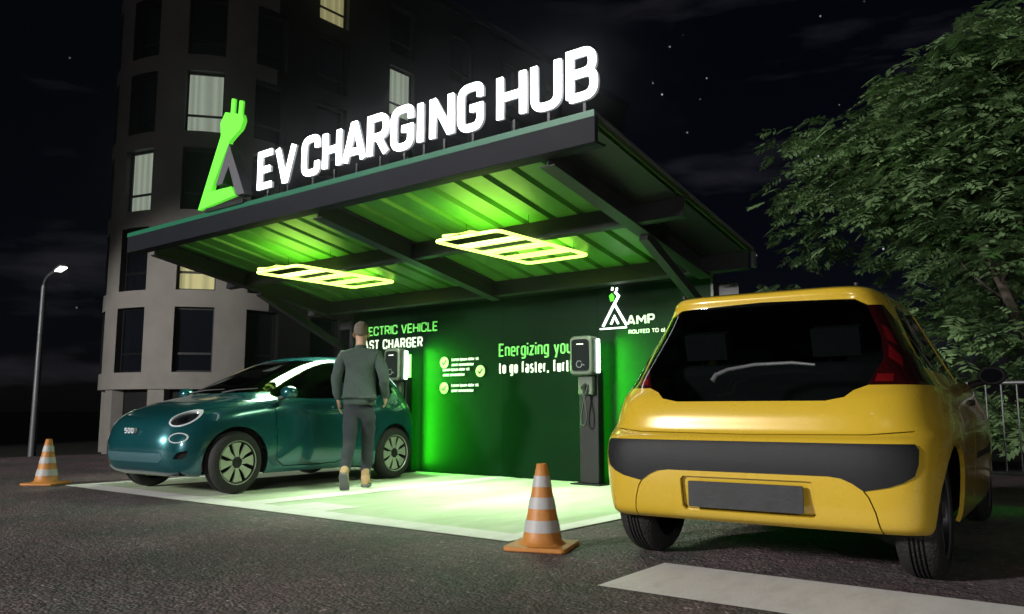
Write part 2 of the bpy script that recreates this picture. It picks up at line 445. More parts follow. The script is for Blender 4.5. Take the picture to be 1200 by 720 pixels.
# ------------------------------------------------------------------ setting
def ground():
    mb = MB()
    xs = [-700, -300, -120, -60, -40, -30, -24, -20, -16, -12, -8, -4, 0, 4, 8, 14, 20, 30, 60, 120, 300, 700]
    ys = [-700, -300, -120, -60, -30, -10, 0, 4, 8, 12, 16, 20, 24, 30, 40, 60, 120, 300, 700]
    def z(x, y):
        d = max(0, -x-17-.0*y, y-16)
        return -min(.7, d*.12)
    vs = [(x, y, z(x, y)) for y in ys for x in xs]; n = len(xs)
    fs = [(j*n+i, j*n+i+1, (j+1)*n+i+1, (j+1)*n+i) for j in range(len(ys)-1) for i in range(n-1)]
    mb.add(vs, fs)
    o = mb.build('ground', M['field'], smooth=60); tag(o, kind='structure')
    mb = MB()
    mb.prism([(-17.4, -30), (30, -30), (30, 15.5), (-15.2, 15.5), (-16.5, 6.0)], -.12, .004, lambda u, v, d: (u, v, d))
    o = mb.build('asphalt_yard', M['ground']); tag(o, kind='structure')
ground()

def sheet(name, poly, z, m, label=None):
    mb = MB(); mb.add([(x, y, z) for x, y in poly], [tuple(range(len(poly)))])
    return tag(mb.build(name, m), kind='structure')
sheet('bay_surface', [(-9.80, 4.27), (-3.38, 4.27), (-3.38, 8.6), (-9.80, 8.6)], .008, M['bay_green'])
def rects(name, rs, z, m):
    mb = MB()
    for x0, y0, x1, y1 in rs: mb.add([(x0, y0, z), (x1, y0, z), (x1, y1, z), (x0, y1, z)], [(0, 1, 2, 3)])
    return tag(mb.build(name, m), kind='structure')
rects('bay_line_marking', [(-9.80, 4.27, -3.38, 4.55), (-9.80, 4.552, -9.62, 8.6), (-6.75, 4.552, -6.45, 8.6), (-3.56, 4.552, -3.38, 8.6), (-6.2, 4.552, -5.6, 4.95)], .012, M['bay_white'])
sheet('road_marking', [(-2.22, 3.50), (3.2, 3.62), (3.2, 4.36), (-2.24, 4.24)], .008, M['stripe'])

# ------------------------------------------------------------------ canopy
CY, CZ = 5.0, 3.09            # front top edge
SL = R(10.6)
CX0, CX1 = -10.18, -3.14
def rf(x, u, n):              # x, distance back along slope, height over the deck
    return (x, CY+u*math.cos(SL)+n*math.sin(SL), CZ-u*math.sin(SL)+n*math.cos(SL))
cn = thing('canopy', 'long dark steel canopy with sloping green ribbed roof over the two charging bays', 'canopy', (-6.66, 8, 0))
OFF = (-6.66, 8, 0)
ULEN = 3.10
mb = MB(); mb.prism([(CY-.0, CZ-.245), (CY+.05, CZ-.245), (CY+.05, CZ), (CY, CZ)], CX0, CX1, lambda u, v, d: (d, u, v))
mb.box((CX0, CY+.05, CZ-.245), (CX1, CY+.16, CZ-.225))
mb.build('front_fascia', M['fascia'], cn, bevel=.006, off=OFF)
mb = MB(); mb.box((CX0+.001, CY-.007, CZ-.045), (CX1-.001, CY-.0005, CZ+.008)); mb.build('edge_cap', M['cap'], cn, off=OFF)
# ribbed deck
mb = MB(); pr = []
x = CX0+.02; per = .333; k = 0
while x < CX1-.03:
    for dx, h in ((0, 0), (.235, 0), (.255, .042), (.31, .042)):
        if x+dx < CX1-.02: pr.append((x+dx, h))
    x += per
pr.append((CX1-.02, 0))
top = [rf(a, .02, -.07+h) for a, h in pr]; bot = [rf(a, ULEN, -.07+h) for a, h in pr]
n = len(pr); mb.add(top+bot, [(i, i+1, n+i+1, n+i) for i in range(n-1)])
o = mb.build('roof_deck', M['roofgreen'], cn, off=OFF, fix=False)
so = o.modifiers.new('s', 'SOLIDIFY'); so.thickness = .004
# edge flashings
for xa, nm in ((CX0, 'l'), (CX1, 'r')):
    mb = MB(); s = 1 if nm == 'l' else -1
    a = [rf(xa, 0, 0), rf(xa, ULEN, 0), rf(xa, ULEN, -.03), rf(xa, 0, -.03)]
    b = [(p[0]+s*.05, p[1], p[2]) for p in a]
    mb.add(a+b, [(0, 1, 2, 3), (7, 6, 5, 4), (0, 4, 5, 1), (1, 5, 6, 2), (2, 6, 7, 3), (3, 7, 4, 0)])
    mb.build('edge_flashing', M['galv'], cn, off=OFF)
mb = MB()
a = [rf(CX0+.051, .0, .0), rf(CX1-.051, .0, .0), rf(CX1-.051, ULEN, .0), rf(CX0+.051, ULEN, .0)]
b = [rf(CX0+.051, .0, -.012), rf(CX1-.051, .0, -.012), rf(CX1-.051, ULEN, -.012), rf(CX0+.051, ULEN, -.012)]
mb.add(a+b, [(0, 1, 2, 3), (7, 6, 5, 4), (0, 4, 5, 1), (1, 5, 6, 2), (2, 6, 7, 3), (3, 7, 4, 0)])
mb.build('roof_sheet', M['rooftop'], cn, off=OFF)
def slopebox(x0, x1, u0, u1, n0, n1):
    mb = MB()
    vs = [rf(x, u, n) for n in (n0, n1) for x, u in ((x0, u0), (x1, u0), (x1, u1), (x0, u1))]
    return mb.add(vs, [(0, 3, 2, 1), (4, 5, 6, 7), (0, 1, 5, 4), (1, 2, 6, 5), (2, 3, 7, 6), (3, 0, 4, 7)])
for a_, b_ in ((CX0+.052, -9.73), (-3.65, CX1-.052)):  # dark plates added under the overhangs, standing in for their shade
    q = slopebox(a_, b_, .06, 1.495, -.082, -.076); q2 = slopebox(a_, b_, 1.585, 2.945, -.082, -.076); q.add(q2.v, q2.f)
    q.build('overhang_shade', M['steel'], cn, off=OFF)
# purlins (C channels)
for u in (1.50, 2.95):
    mb = slopebox(CX0+.01, CX1+.0, u, u+.012, -.26, -.076)
    mb2 = slopebox(CX0+.01, CX1+.0, u+.014, u+.08, -.26, -.248); mb.add(mb2.v, mb2.f)
    mb2 = slopebox(CX0+.01, CX1+.0, u+.014, u+.08, -.088, -.076); mb.add(mb2.v, mb2.f)
    mb.build('purlin', M['steel'], cn, off=OFF)
# rafters: I beams under the purlins, posts with braces
PY = 8.02
for xc in (-9.72, -6.52, -3.66):
    rb = slopebox(xc-.07, xc+.07, .17, ULEN-.02, -.285, -.272)
    for q in (slopebox(xc-.07, xc+.07, .17, ULEN-.02, -.092, -.080), slopebox(xc-.006, xc+.006, .17, ULEN-.02, -.2715, -.0925)): rb.add(q.v, q.f)
    rb.build('rafter', M['steel'], cn, off=OFF)
    mb = MB(); zt = rf(0, 2.95, -.29)[2]-.05
    wy = 8.42 if xc != -3.66 else 8.40
    mb.box((xc-.06, wy-.06, 0), (xc+.06, wy+.06, zt+.03))
    mb.box((xc-.14, wy-.14, 0), (xc+.14, wy+.14, .015))
    mb.build('post', M['steel'], cn, off=OFF, bevel=.004)
    if xc == -6.52: continue
    p0 = Vector(rf(xc, 1.75, -.29)); p1 = Vector((xc, wy-.05, 1.72))
    mb = MB(); d = (p1-p0).normalized(); nn = Vector((1, 0, 0)).cross(d).normalized()*.045; s = Vector((.045, 0, 0))
    mb.add([p0-s-nn, p0+s-nn, p0+s+nn, p0-s+nn, p1-s-nn, p1+s-nn, p1+s+nn, p1-s+nn], [(0,1,2,3),(7,6,5,4),(0,4,5,1),(1,5,6,2),(2,6,7,3),(3,7,4,0)])
    mb.build('brace', M['steel'], cn, off=OFF)
# back head beam between the posts
mb = MB(); mb.box((CX0+.2, 8.33, 2.10), (CX1-.3, 8.353, 2.22)); mb.build('head_rail', M['steel'], cn, off=OFF)
# gutter bracket at the rear corner
mb = MB(); p = rf(CX1, ULEN, 0); mb.box((CX1-.03, p[1]-.02, p[2]-.20), (CX1+.0, p[1]+.05, p[2]-.035)); mb.build('end_plate', M['galv'], cn, off=OFF)

# ------------------------------------------------------------------ rooftop sign
SY = 4.985
sg = thing('rooftop_sign', 'white glowing letters EV CHARGING HUB standing on the canopy front edge', 'illuminated sign', (-5.25, 5.03, 3.09))
def frm(u, v, d): return (u, d, v)
LET = [('E', -7.37, .27), ('V', -7.06, .33), ('C', -6.62, .27), ('H', -6.29, .27), ('A', -5.99, .32), ('R', -5.64, .28), ('G', -5.32, .28),
       ('I', -4.98, .09), ('N', -4.83, .28), ('G', -4.50, .28), ('H', -4.07, .30), ('U', -3.72, .29), ('B', -3.38, .28)]
for ch, u, w in LET:
    f = MB(); glyph(f, ch, u, 3.185, .415, .063, SY-.012, SY+.002, frm, width=w)
    b = MB(); glyph(b, ch, u, 3.185, .415, .060, SY+.003, SY+.032, frm, width=w)
    fo = f.build('letter', M['letter'], sg, off=(-5.25, 5.03, 3.09))
    b.build('letter_return', M['letter_side'], fo, off=(-5.25, 5.03, 3.09))
for ch, u, w in LET:
    mb = MB(); mb.box((u+w/2-.012, SY+.03, 3.093), (u+w/2+.012, SY+.054, 3.20)); 
    mb.build('letter_support', M['steel'], sg, off=(-5.25, 5.03, 3.09))
# emblem: plug growing out of a triangle
em = thing('rooftop_emblem', 'bright green plug shaped emblem with grey leg standing left of the glowing letters', 'emblem', (-8.1, 5.0, 3.10))
og = (-8.1, 5.0, 3.10)
gp = [(-8.47, 3.13), (-8.07, 3.93), (-8.09, 4.08), (-8.00, 4.19), (-7.67, 4.09), (-7.64, 4.02), (-7.69, 3.93), (-7.82, 3.87), (-7.89, 3.83), (-8.17, 3.41), (-8.22, 3.31), (-7.82, 3.30), (-7.74, 3.19)]
mb = MB(); mb.prism(gp, 4.95, 5.0); mb.build('plug_shape', M['emblem_green'], em, off=og)
for q in ([(-7.91, 4.150), (-7.90, 4.33), (-7.83, 4.31), (-7.84, 4.13)], [(-7.76, 4.10), (-7.745, 4.27), (-7.675, 4.25), (-7.69, 4.08)]):
    mb = MB(); mb.prism(q, 4.96, 4.985); mb.build('plug_prong', M['emblem_green'], em, off=og)
mb = MB(); mb.prism([(-7.89, 3.80), (-7.56, 3.18), (-7.71, 3.18), (-7.88, 3.54), (-7.99, 3.36), (-8.12, 3.36)], 4.945, 5.06); mb.build('grey_leg', M['emblem_grey'], em, off=og)
mb = MB(); mb.box((-8.35, 4.97, 3.09), (-7.62, 5.03, 3.135)); mb.build('mounting_foot', M['steel'], em, off=og)

# ------------------------------------------------------------------ neon fixtures
def arcrect(x0, y0, x1, y1, r, z, n=5):
    out = []
    for cx, cy, a in ((x1-r, y1-r, 0), (x0+r, y1-r, 90), (x0+r, y0+r, 180), (x1-r, y0+r, 270)):
        for k in range(n+1):
            t = R(a+90*k/n); out.append((cx+r*math.cos(t), cy+r*math.sin(t), z))
    return out
def neon_light(cx, label):
    y0, y1 = 5.82, 7.38; w = .41; z = 2.535
    o0 = (cx, 6.6, z)
    t = thing('neon_light', label, 'pendant light', o0, group='battery shaped neon lights under the canopy')
    mb = MB(); p = arcrect(cx-w, y0, cx+w, y1, .07, z); mb.tube(p+[p[0]], .018, 8, caps=False); mb.build('outline_tube', M['neon'], t, smooth=60, off=o0)
    for k in range(1, 4):
        yy = y0+(y1-y0)*k/4
        for d in (-.055, .055):
            mb = MB(); mb.tube([(cx-w+.022, yy+d, z), (cx+w-.022, yy+d, z)], .015, 8); mb.build('cross_tube', M['neon'], t, smooth=60, off=o0)
    mb = MB(); mb.tube([(cx-.17, y0-.02, z), (cx-.17, y0-.12, z), (cx+.17, y0-.12, z), (cx+.17, y0-.02, z)], .019, 8); mb.build('terminal_tube', M['neon'], t, smooth=60, off=o0)
    for px, py in ((cx-w, 6.3), (cx+w, 6.3), (cx-w, 7.1), (cx+w, 7.1)):
        zt = CZ-(py-CY)*math.tan(SL)-.05
        mb = MB(); mb.tube([(px, py, z+.02), (px, py, zt)], .003, 5); mb.build('hanging_wire', M['steel'], t, off=o0)
    l = bpy.data.lights.new('neon_glow', 'AREA'); l.shape = 'RECTANGLE'; l.size = .74; l.size_y = 1.45
    l.energy = 104; l.color = (.78, 1, .68); l.spread = R(125)
    lo = link(bpy.data.objects.new('neon_glow', l)); lo.parent = t; lo.location = (0, 0, -.03)
    l = bpy.data.lights.new('neon_uplight', 'AREA'); l.shape = 'RECTANGLE'; l.size = .78; l.size_y = 1.4
    l.energy = 18; l.color = (.50, 1, .10); l.spread = R(160)
    lo = link(bpy.data.objects.new('neon_uplight', l)); lo.parent = t; lo.location = (0, -.12, .035); lo.rotation_euler = (R(180), 0, 0)
neon_light(-8.17, 'left one of the two battery shaped neon lights, above the teal car')
neon_light(-5.15, 'right one of the two battery shaped neon lights, above the empty bay')

# ------------------------------------------------------------------ branded wall
WY = 8.25
wt = thing('branded_wall', 'dark green printed wall with white and green lettering behind the chargers', 'display wall', (-6.6, 8.28, 0))
ow = (-6.6, 8.28, 0)
WX0, WX1, WZ = -9.55, -3.72, 2.31
mb = MB()
for k in range(4):
    a = WX0+(WX1-WX0)*k/4; b = WX0+(WX1-WX0)*(k+1)/4
    mb.box((a+.0015, WY, .02), (b-.0015, WY+.05, WZ))
mb.build('panel', M['wall_green'], wt, off=ow)
mb = MB(); mb.box((WX0-.03, WY-.01, WZ), (WX1+.03, WY+.06, WZ+.03)); mb.box((WX0-.03, WY-.01, .0), (WX0, WY+.06, WZ)); mb.box((WX1, WY-.01, 0), (WX1+.03, WY+.06, WZ))
mb.build('trim', M['wall_frame'], wt, off=ow)
def wtext(name, s, u, v, h, t, m, width=None, ws=1.0, d=.012, label=None):
    mb = MB(); text(mb, s, u, v, h, t, WY-d, WY-.001, frm, ws, width=width)
    o = mb.build(name, m, wt, off=ow)
    if label: o['label'] = label
    return o
wtext('headline', 'ELECTRIC VEHICLE', -9.42, 1.955, .135, .019, M['text_green'], width=1.66, label='green headline reading ELECTRIC VEHICLE')
wtext('headline', 'FAST CHARGER', -9.42, 1.745, .145, .023, M['text_white'], width=1.36, label='white headline reading FAST CHARGER')
wtext('slogan', 'Energizing your', -6.69, 1.545, .17, .020, M['text_green'], width=1.235, label='green slogan line reading Energizing your')
wtext('slogan', 'to go faster, further', -6.69, 1.325, .150, .021, M['text_white'], width=1.36, label='white slogan line reading to go faster, further')
for cx, cz, tx in ((-7.66, 1.505, -7.52), (-7.01, 1.37, -7.68), (-7.66, 1.155, -7.52)):
    mb = MB(); mb.ngon(cx, cz, .078, WY-.010, WY-.001); b = mb.build('check_badge', M['badge'], wt, off=ow)
    mb = MB(); stroke(mb, [(cx-.035, cz+.0), (cx-.008, cz-.028), (cx+.04, cz+.03)], .014, WY-.014, WY-.0105, frm); mb.build('check_mark', M['wall_green'], b, off=ow)
    wtext('small_print', 'Lorem ipsum dolor sit', tx, cz+.015, .042, .0062, M['text_white'], width=.50)
    wtext('small_print', 'amet consectetur', tx, cz-.055, .042, .0062, M['text_white'], width=.40)
wtext('company_name', 'AMP', -4.77, 1.835, .115, .020, M['text_white'], width=.36)
wtext('tagline', 'ROUTED TO oLand'.replace('L', 'L'), -4.75, 1.735, .045, .007, M['text_white'], width=.62)
# lit emblem on the wall
mb = MB()
for q, t in (([(-5.09, 1.84), (-4.93, 2.10), (-4.77, 1.84)], .026), ([(-4.98, 1.86), (-4.93, 1.95), (-4.88, 1.86)], .02), ([(-5.13, 1.812), (-4.77, 1.812)], .016), ([(-4.92, 2.11), (-4.87, 2.19), (-4.92, 2.24)], .026), ([(-4.90, 2.25), (-4.89, 2.29)], .02), ([(-4.96, 2.26), (-4.95, 2.30)], .02)):
    stroke(mb, q, t, WY-.03, WY-.012, frm)
mb.build('emblem', M['logo_white'], wt, off=ow)
mb = MB(); mb.prism([(-4.98, 2.13), (-4.945, 2.14), (-4.93, 2.19), (-4.96, 2.23), (-5.0, 2.2)], WY-.028, WY-.012); mb.build('emblem_accent', M['emblem_green'], wt, off=ow)

# ------------------------------------------------------------------ chargers
def rrect(cx, cz, w, h, r, n=6):
    out = []
    for sx, sz, a in ((1, 1, 0), (-1, 1, 90), (-1, -1, 180), (1, -1, 270)):
        for k in range(n+1):
            t = R(a+90*k/n); out.append((cx+sx*(w/2-r)+r*math.cos(t), cz+sz*(h/2-r)+r*math.sin(t)))
    return out
def charger():
    t = thing('ev_charger', 'x', 'charger', (0, 0, 0), group='wall box chargers on black pedestals')
    mb = MB(); mb.box((-.13, .02, .012), (.13, .14, 1.30)); mb.build('pedestal', M['chg_col'], t, bevel=.008)
    mb = MB(); mb.box((-.20, -.08, .0), (.20, .17, .012)); mb.build('base_plate', M['chg_col'], t, bevel=.003)
    bx = MB(); bx.prism(rrect(0, 1.47, .31, .45, .055), -.14, .015); body = bx.build('wall_box', M['chg_frame'], t, bevel=.02)
    mb = MB(); mb.prism(rrect(0, 1.475, .235, .365, .04), -.153, -.1405); mb.build('front_panel', M['chg_face'], body, bevel=.003)
    mb = MB(); stroke(mb, [(-.045, 1.60), (.045, 1.60)], .010, -.156, -.1535, frm); mb.build('status_light', M['text_white'], body)
    mb = MB(); ring = [(-.012+.038*math.cos(R(a)), 1.37+.038*math.sin(R(a))) for a in range(40, 361, 20)]
    stroke(mb, ring, .009, -.156, -.1535, frm); stroke(mb, [(.02, 1.372), (.062, 1.352)], .009, -.1567, -.1535, frm); mb.build('plug_symbol', M['emblem_grey'], body)
    mb = MB(); mb.box((.158, -.05, 1.27), (.172, .005, 1.66)); mb.build('led_strip', M['led_white'], body)
    mb = MB(); mb.box((-.10, -.055, 1.02), (.10, .018, 1.235)); h = mb.build('cable_holster', M['chg_frame'], t, bevel=.015)
    mb = MB(); mb.lathe([(.0, -.06), (.028, -.06), (.034, -.02), (.034, .03), (.0, .03)], 16, Matrix.Translation((0, -.05, 1.12)) @ Matrix.Rotation(R(25), 4, 'X'), axis='y'); mb.build('plug', M['black'], h, smooth=40)
    mb = MB(); pts = [Vector((.0, -.09, 1.08))]
    for k in range(1, 19):
        a = k/18*math.pi
        pts.append(Vector((-.02+.10*math.sin(a*2)*.5+.06*(k/18), -.08-.02*math.sin(a), 1.08-.42*math.sin(a))))
    pts.append(Vector((.05, -.02, 1.20)))
    mb.tube(pts, .011, 8); mb.build('cable', M['black'], t, smooth=60)
    mb = MB(); mb.box((.04, .143, .05), (.085, .150, 1.62)); mb.build('edge_light', M['led_green'], t)  # strip out of sight, assumed from the green glow on the wall
    l = bpy.data.lights.new('green_wash', 'AREA'); l.shape = 'RECTANGLE'; l.size = .03; l.size_y = 1.6; l.energy = 46; l.spread = R(100); l.color = (.04, 1, .015)  # bare area lamp added to spread the green glow along the wall
    lo = link(bpy.data.objects.new('green_wash', l)); lo.parent = t; lo.location = (.15, .06, .90)
    lo.rotation_euler = Matrix(((0, 0, -.80), (0, 0, -.60), (0, 0, 0))).to_euler()
    z_ = Vector((-.93, -.37, 0)); y_ = Vector((0, 0, 1)); x_ = y_.cross(z_)
    lo.rotation_euler = Matrix((x_, y_, z_)).transposed().to_euler()
    return t
c0 = charger(); c0.location = (-5.17, 8.0, .012)
c0['label'] = 'charger on a black pedestal at the empty bay, next to the slogan'
c1 = copy_tree(c0); c1.location = (-8.30, 8.0, .012)
c1['label'] = 'charger behind the teal car, partly hidden by the walking man'

# ------------------------------------------------------------------ cones
def cone(loc, rz, label):
    t = thing('traffic_cone', label, 'traffic cone', loc, rz, group='orange and white traffic cones at the bay corners')
    mb = MB(); s = .20
    mb.prism(rrect(0, 0, .40, .40, .04), 0, .028, lambda u, v, d: (u, v, d)); mb.build('base', M['cone_o'], t, bevel=.008)
    H = .515; r0, r1 = .128, .034; z0 = .03
    lev = [0, .15, .30, .44, .585, .715, .855, 1.0]
    bb = MB(); ww = MB()
    rad = lambda k: r0+(r1-r0)*k
    for i in range(7):
        a, b = lev[i], lev[i+1]; q = bb if i % 2 == 0 else ww
        e = .0 if i % 2 == 0 else .0025
        prof = [(rad(a)+e, z0+a*(H-z0)), (rad(b)+e, z0+b*(H-z0))]
        if i == 0: prof = [(.155, z0-.004), (.137, z0+.008)]+prof[0:0]+[(rad(.04), z0+.04*(H-z0)), prof[1]]
        if i == 6: prof += [(r1-.006, H+.004), (r1-.014, H-.002), (0.012, H-.01), (0, H-.01)]
        q.lathe(prof, 32)
    bd = bb.build('cone_body', M['cone_o'], t, smooth=50)
    ww.build('white_band', M['cone_w'], bd, smooth=50)
    return t
cone((-3.09, 4.24, .004), R(20), 'traffic cone in front of the empty bay beside the yellow car')
cone((-10.17, 4.22, .004), R(35), 'traffic cone at far left beside the front of the teal car')

# ------------------------------------------------------------------ street lamp
lp = thing('street_lamp', 'tall curved arm street lamp at the far left against the dark sky', 'street lamp', (-17.53, 6.97, -.12))
mb = MB(); pts = [(0, 0, 0), (0, 0, 1.0), (0, 0, 3.45)]
for k in range(1, 7):
    a = k/6*math.pi/2*.85
    pts.append((.55*(1-math.cos(a))*1.0, -.1*(1-math.cos(a)), 3.45+.20*math.sin(a)))
pts.append((.95, -.15, 3.68))
mb.tube(pts, [.075, .065, .05]+[.035]*7, 12); mb.build('pole', M['pole'], lp, smooth=60)
mb = MB(); mb.add([(.88,-.23,3.66),(1.38,-.30,3.70),(1.38,-.12,3.70),(.88,-.08,3.66),(.93,-.20,3.72),(1.30,-.26,3.75),(1.30,-.15,3.75),(.93,-.11,3.72)],
       [(0,3,2,1),(4,5,6,7),(0,1,5,4),(1,2,6,5),(2,3,7,6),(3,0,4,7)]); hd = mb.build('lamp_head', M['pole'], lp, bevel=.015)
mb = MB(); mb.add([(.98,-.22,3.655),(1.34,-.27,3.685),(1.34,-.14,3.685),(.98,-.10,3.655),(.98,-.22,3.638),(1.34,-.27,3.668),(1.34,-.14,3.668),(.98,-.10,3.638)],
       [(0,1,2,3),(7,6,5,4),(0,4,5,1),(1,5,6,2),(2,6,7,3),(3,7,4,0)]); mb.build('lens', M['lens_on'], hd)

# ------------------------------------------------------------------ crowd barrier
def barrier(loc, rz, label):
    t = thing('crowd_barrier', label, 'barrier', loc, rz, group='crowd barriers beside the yellow car')
    mb = MB(); W = 2.0
    p = []
    for cx, cz, a in ((W-.12, 1.0, 0), (.12, 1.0, 90)):
        for k in range(7):
            th = R(a+90*k/6); p.append((cx+.12*math.cos(th), 0, cz+.12*math.sin(th)))
    mb.tube([(W, 0, .16)]+p+[(0, 0, .16)], .019, 10)
    mb.tube([(0, 0, .26), (W, 0, .26)], .016, 8)
    mb.build('frame', M['galv'], t, smooth=60)
    for k in range(1, 15):
        mb = MB(); mb.tube([(W*k/15, 0, .26), (W*k/15, 0, 1.11)], .008, 6); mb.build('bar', M['galv'], t, smooth=60)
    for x in (.18, W-.18):
        mb = MB(); mb.tube([(x, -.28, .01), (x, -.2, .03), (x, 0, .25), (x, .2, .03), (x, .28, .01)], .014, 8); mb.build('foot', M['galv'], t, smooth=60)
barrier((-2.62, 9.35, .0), R(-8), 'steel crowd barrier with bars, partly behind the yellow car')
barrier((-.50, 9.05, .0), R(-8), 'steel crowd barrier at the right edge, beyond the first one')

# ------------------------------------------------------------------ apartment building
def building():
    cx, cy, rad = -29.0, 17.7, 3.8
    t = thing('apartment_building', 'dark apartment block with pale rounded corner tower and a few lit windows', 'building', (cx, cy, -.7))
    oo = (cx, cy, -.7)
    A0 = R(-140)
    La = rad*(0-A0)
    WL = 26.0
    def path(s):   # s along facade, 0 = behind the tower
        if s <= La:
            a = A0+s/rad
            return Vector((cx+rad*math.cos(a), cy+rad*math.sin(a), 0)), Vector((math.cos(a), math.sin(a), 0))
        return Vector((cx+rad, cy+(s-La), 0)), Vector((1, 0, 0))
    zb, zt = 1.82, 19.9
    wins = []
    for a in (-112, -76, -39.5, -3.0):
        for k in range(6):
            s = (R(a)-A0)*rad; wins.append((s-.66, s+.66, 2.15+2.87*k, 4.42+2.87*k, a, k))
    for j, yy in enumerate((20.35, 24.2, 28.1, 32.0, 35.9, 39.8)):
        for k in range(6):
            s = La+(yy-cy); wins.append((s-.75, s+.75, 2.15+2.87*k, 4.42+2.87*k, 100+j, k))
    ss = sorted(set([0, La+WL, La]+[round(w[0], 4) for w in wins]+[round(w[1], 4) for w in wins]))
    extra = []
    for a, b in zip(ss, ss[1:]):
        if a < La:
            n = max(1, int((b-a)/.33)); extra += [a+(b-a)*i/n for i in range(1, n)]
    ss = sorted(set(ss+[round(e, 4) for e in extra]))
    zz = sorted(set([zb, zt]+[round(w[2], 3) for w in wins]+[round(w[3], 3) for w in wins]))
    def inwin(s, z): return any(w[0]-1e-3 < s < w[1]+1e-3 and w[2] < z < w[3] for w in wins)
    for lo, hi, nm, m in ((0, La, 'tower_wall', M['render']), (La, La+WL, 'wing_wall', M['cladding'])):
        mb = MB(); sl = [s for s in ss if lo-1e-6 <= s <= hi+1e-6]; idx = {}
        def vid(s, z):
            if (s, z) not in idx:
                p, n = path(s); idx[(s, z)] = len(mb.v); mb.v.append((p.x, p.y, z))
            return idx[(s, z)]
        for a, b in zip(sl, sl[1:]):
            for c, d in zip(zz, zz[1:]):
                if not inwin((a+b)/2, (c+d)/2):
                    mb.f.append((vid(a, c), vid(b, c), vid(b, d), vid(a, d)))
        o = mb.build(nm, m, t, off=oo, fix=False, smooth=40)
    dep = .28
    for (s0, s1, z0, z1, a, k) in wins:
        hidden = a == -112
        if s0 < La < s1: s1w = s1
        seg = [s0+(s1-s0)*i/4 for i in range(5)]
        P = [path(s) for s in seg]
        out = [p for p, n in P]; inn = [p-P[2][1]*dep for p, n in P]
        # straight window plane behind the reveal
        pa, pb = path(s0)[0]-P[2][1]*dep, path(s1)[0]-P[2][1]*dep
        mb = MB()
        vs = []; fs = []
        for i, (p, n) in enumerate(P):
            q = pa+(pb-pa)*i/4
            for zz_ in (z0, z1):
                vs.append((p.x, p.y, zz_)); vs.append((q.x, q.y, zz_))
        for i in range(4):
            b = i*4; c = b+4
            fs.append((b, c, c+1, b+1)); fs.append((b+2, b+3, c+3, c+2))
        fs.append((0, 1, 3, 2)); fs.append((16, 18, 19, 17))
        lit = {(-76, 2): 'curtain_pale', (-39.5, 3): 'curtain_pale', (-39.5, 1): 'curtain_gold', (100, 5): 'curtain_gold', (101, 4): 'curtain_pale'}.get((a, k))
        mb.add(vs, fs)
        w = mb.build('window', M['frame'], t, off=oo, fix=False)
        d = (pb-pa); L_ = d.length; d.normalize(); nrm = P[2][1]
        def bx(m_, u0, u1, v0, v1, e0, e1):
            vs = []
            for e in (e0, e1):
                for u, v in ((u0, v0), (u1, v0), (u1, v1), (u0, v1)):
                    q = pa+d*u+nrm*e; vs.append((q.x, q.y, v))
            m_.add(vs, [(0,1,2,3),(7,6,5,4),(0,4,5,1),(1,5,6,2),(2,6,7,3),(3,7,4,0)])
        fr = MB(); zm = z0+(z1-z0)*.29
        bx(fr, 0, .07, z0, z1, -.03, .04); bx(fr, L_-.07, L_, z0, z1, -.03, .04)
        bx(fr, .0705, L_-.0705, z0, z0+.07, -.03, .04); bx(fr, .0705, L_-.0705, z1-.07, z1, -.03, .04); bx(fr, .0705, L_-.0705, zm-.04, zm+.04, -.03, .035)
        fr.build('frame', M['frame'], w, off=oo)
        gl = MB()
        q = [pa-nrm*.02, pb-nrm*.02]
        gl.add([(q[0].x, q[0].y, z0), (q[1].x, q[1].y, z0), (q[1].x, q[1].y, z1), (q[0].x, q[0].y, z1)], [(0, 1, 2, 3)])
        if lit:
            o = gl.build('curtain', M[lit], w, off=oo, fix=False)
        else: o = gl.build('pane', M['pane'], w, off=oo, fix=False)
    # underside slab, recessed ground floor, columns, roof
    mb = MB(); n = 40
    poly = []
    for i in range(n+1):
        p, q = path(La*i/n); poly.append((p.x, p.y))
    poly += [(cx+rad, cy+WL), (cx-6, cy+WL), (cx-6, cy+2)]
    mb.prism(poly, zb-.25, zb-.002, lambda u, v, d: (u, v, d)); mb.build('floor_slab', M['render'], t, off=oo)
    mb = MB()
    grow = [(cx+(x-cx)*1.05, cy+(y-cy)*1.05) for x, y in poly[:n+1]]+[(cx+rad+.2, cy+WL+.2), (cx-6, cy+WL+.2), (cx-6, cy+2)]
    mb.prism(grow, zt, zt+.4, lambda u, v, d: (u, v, d)); mb.build('roof', M['cladding'], t, off=oo)
    mb = MB()
    inner = [(cx+(x-cx)*.86, cy+(y-cy)*.86) for x, y in poly[:n+1]]+[(cx+rad-.5, cy+WL), (cx-6, cy+WL), (cx-6, cy+2)]
    mb.prism(inner, -.75, zb-.252, lambda u, v, d: (u, v, d)); mb.build('ground_floor_wall', M['cladding'], t, off=oo)
    for a in (-94, -58, -21, -128):
        mb = MB(); c, s = math.cos(R(a)), math.sin(R(a)); ux, uy = -s, c
        r1, r2 = rad*.865, rad*.97
        pts = [(cx+r1*c-ux*.3, cy+r1*s-uy*.3), (cx+r2*c-ux*.3, cy+r2*s-uy*.3), (cx+r2*c+ux*.3, cy+r2*s+uy*.3), (cx+r1*c+ux*.3, cy+r1*s+uy*.3)]
        mb.prism(pts, -.75, zb-.252, lambda u, v, d: (u, v, d)); mb.build('column', M['render'], t, off=oo)
building()

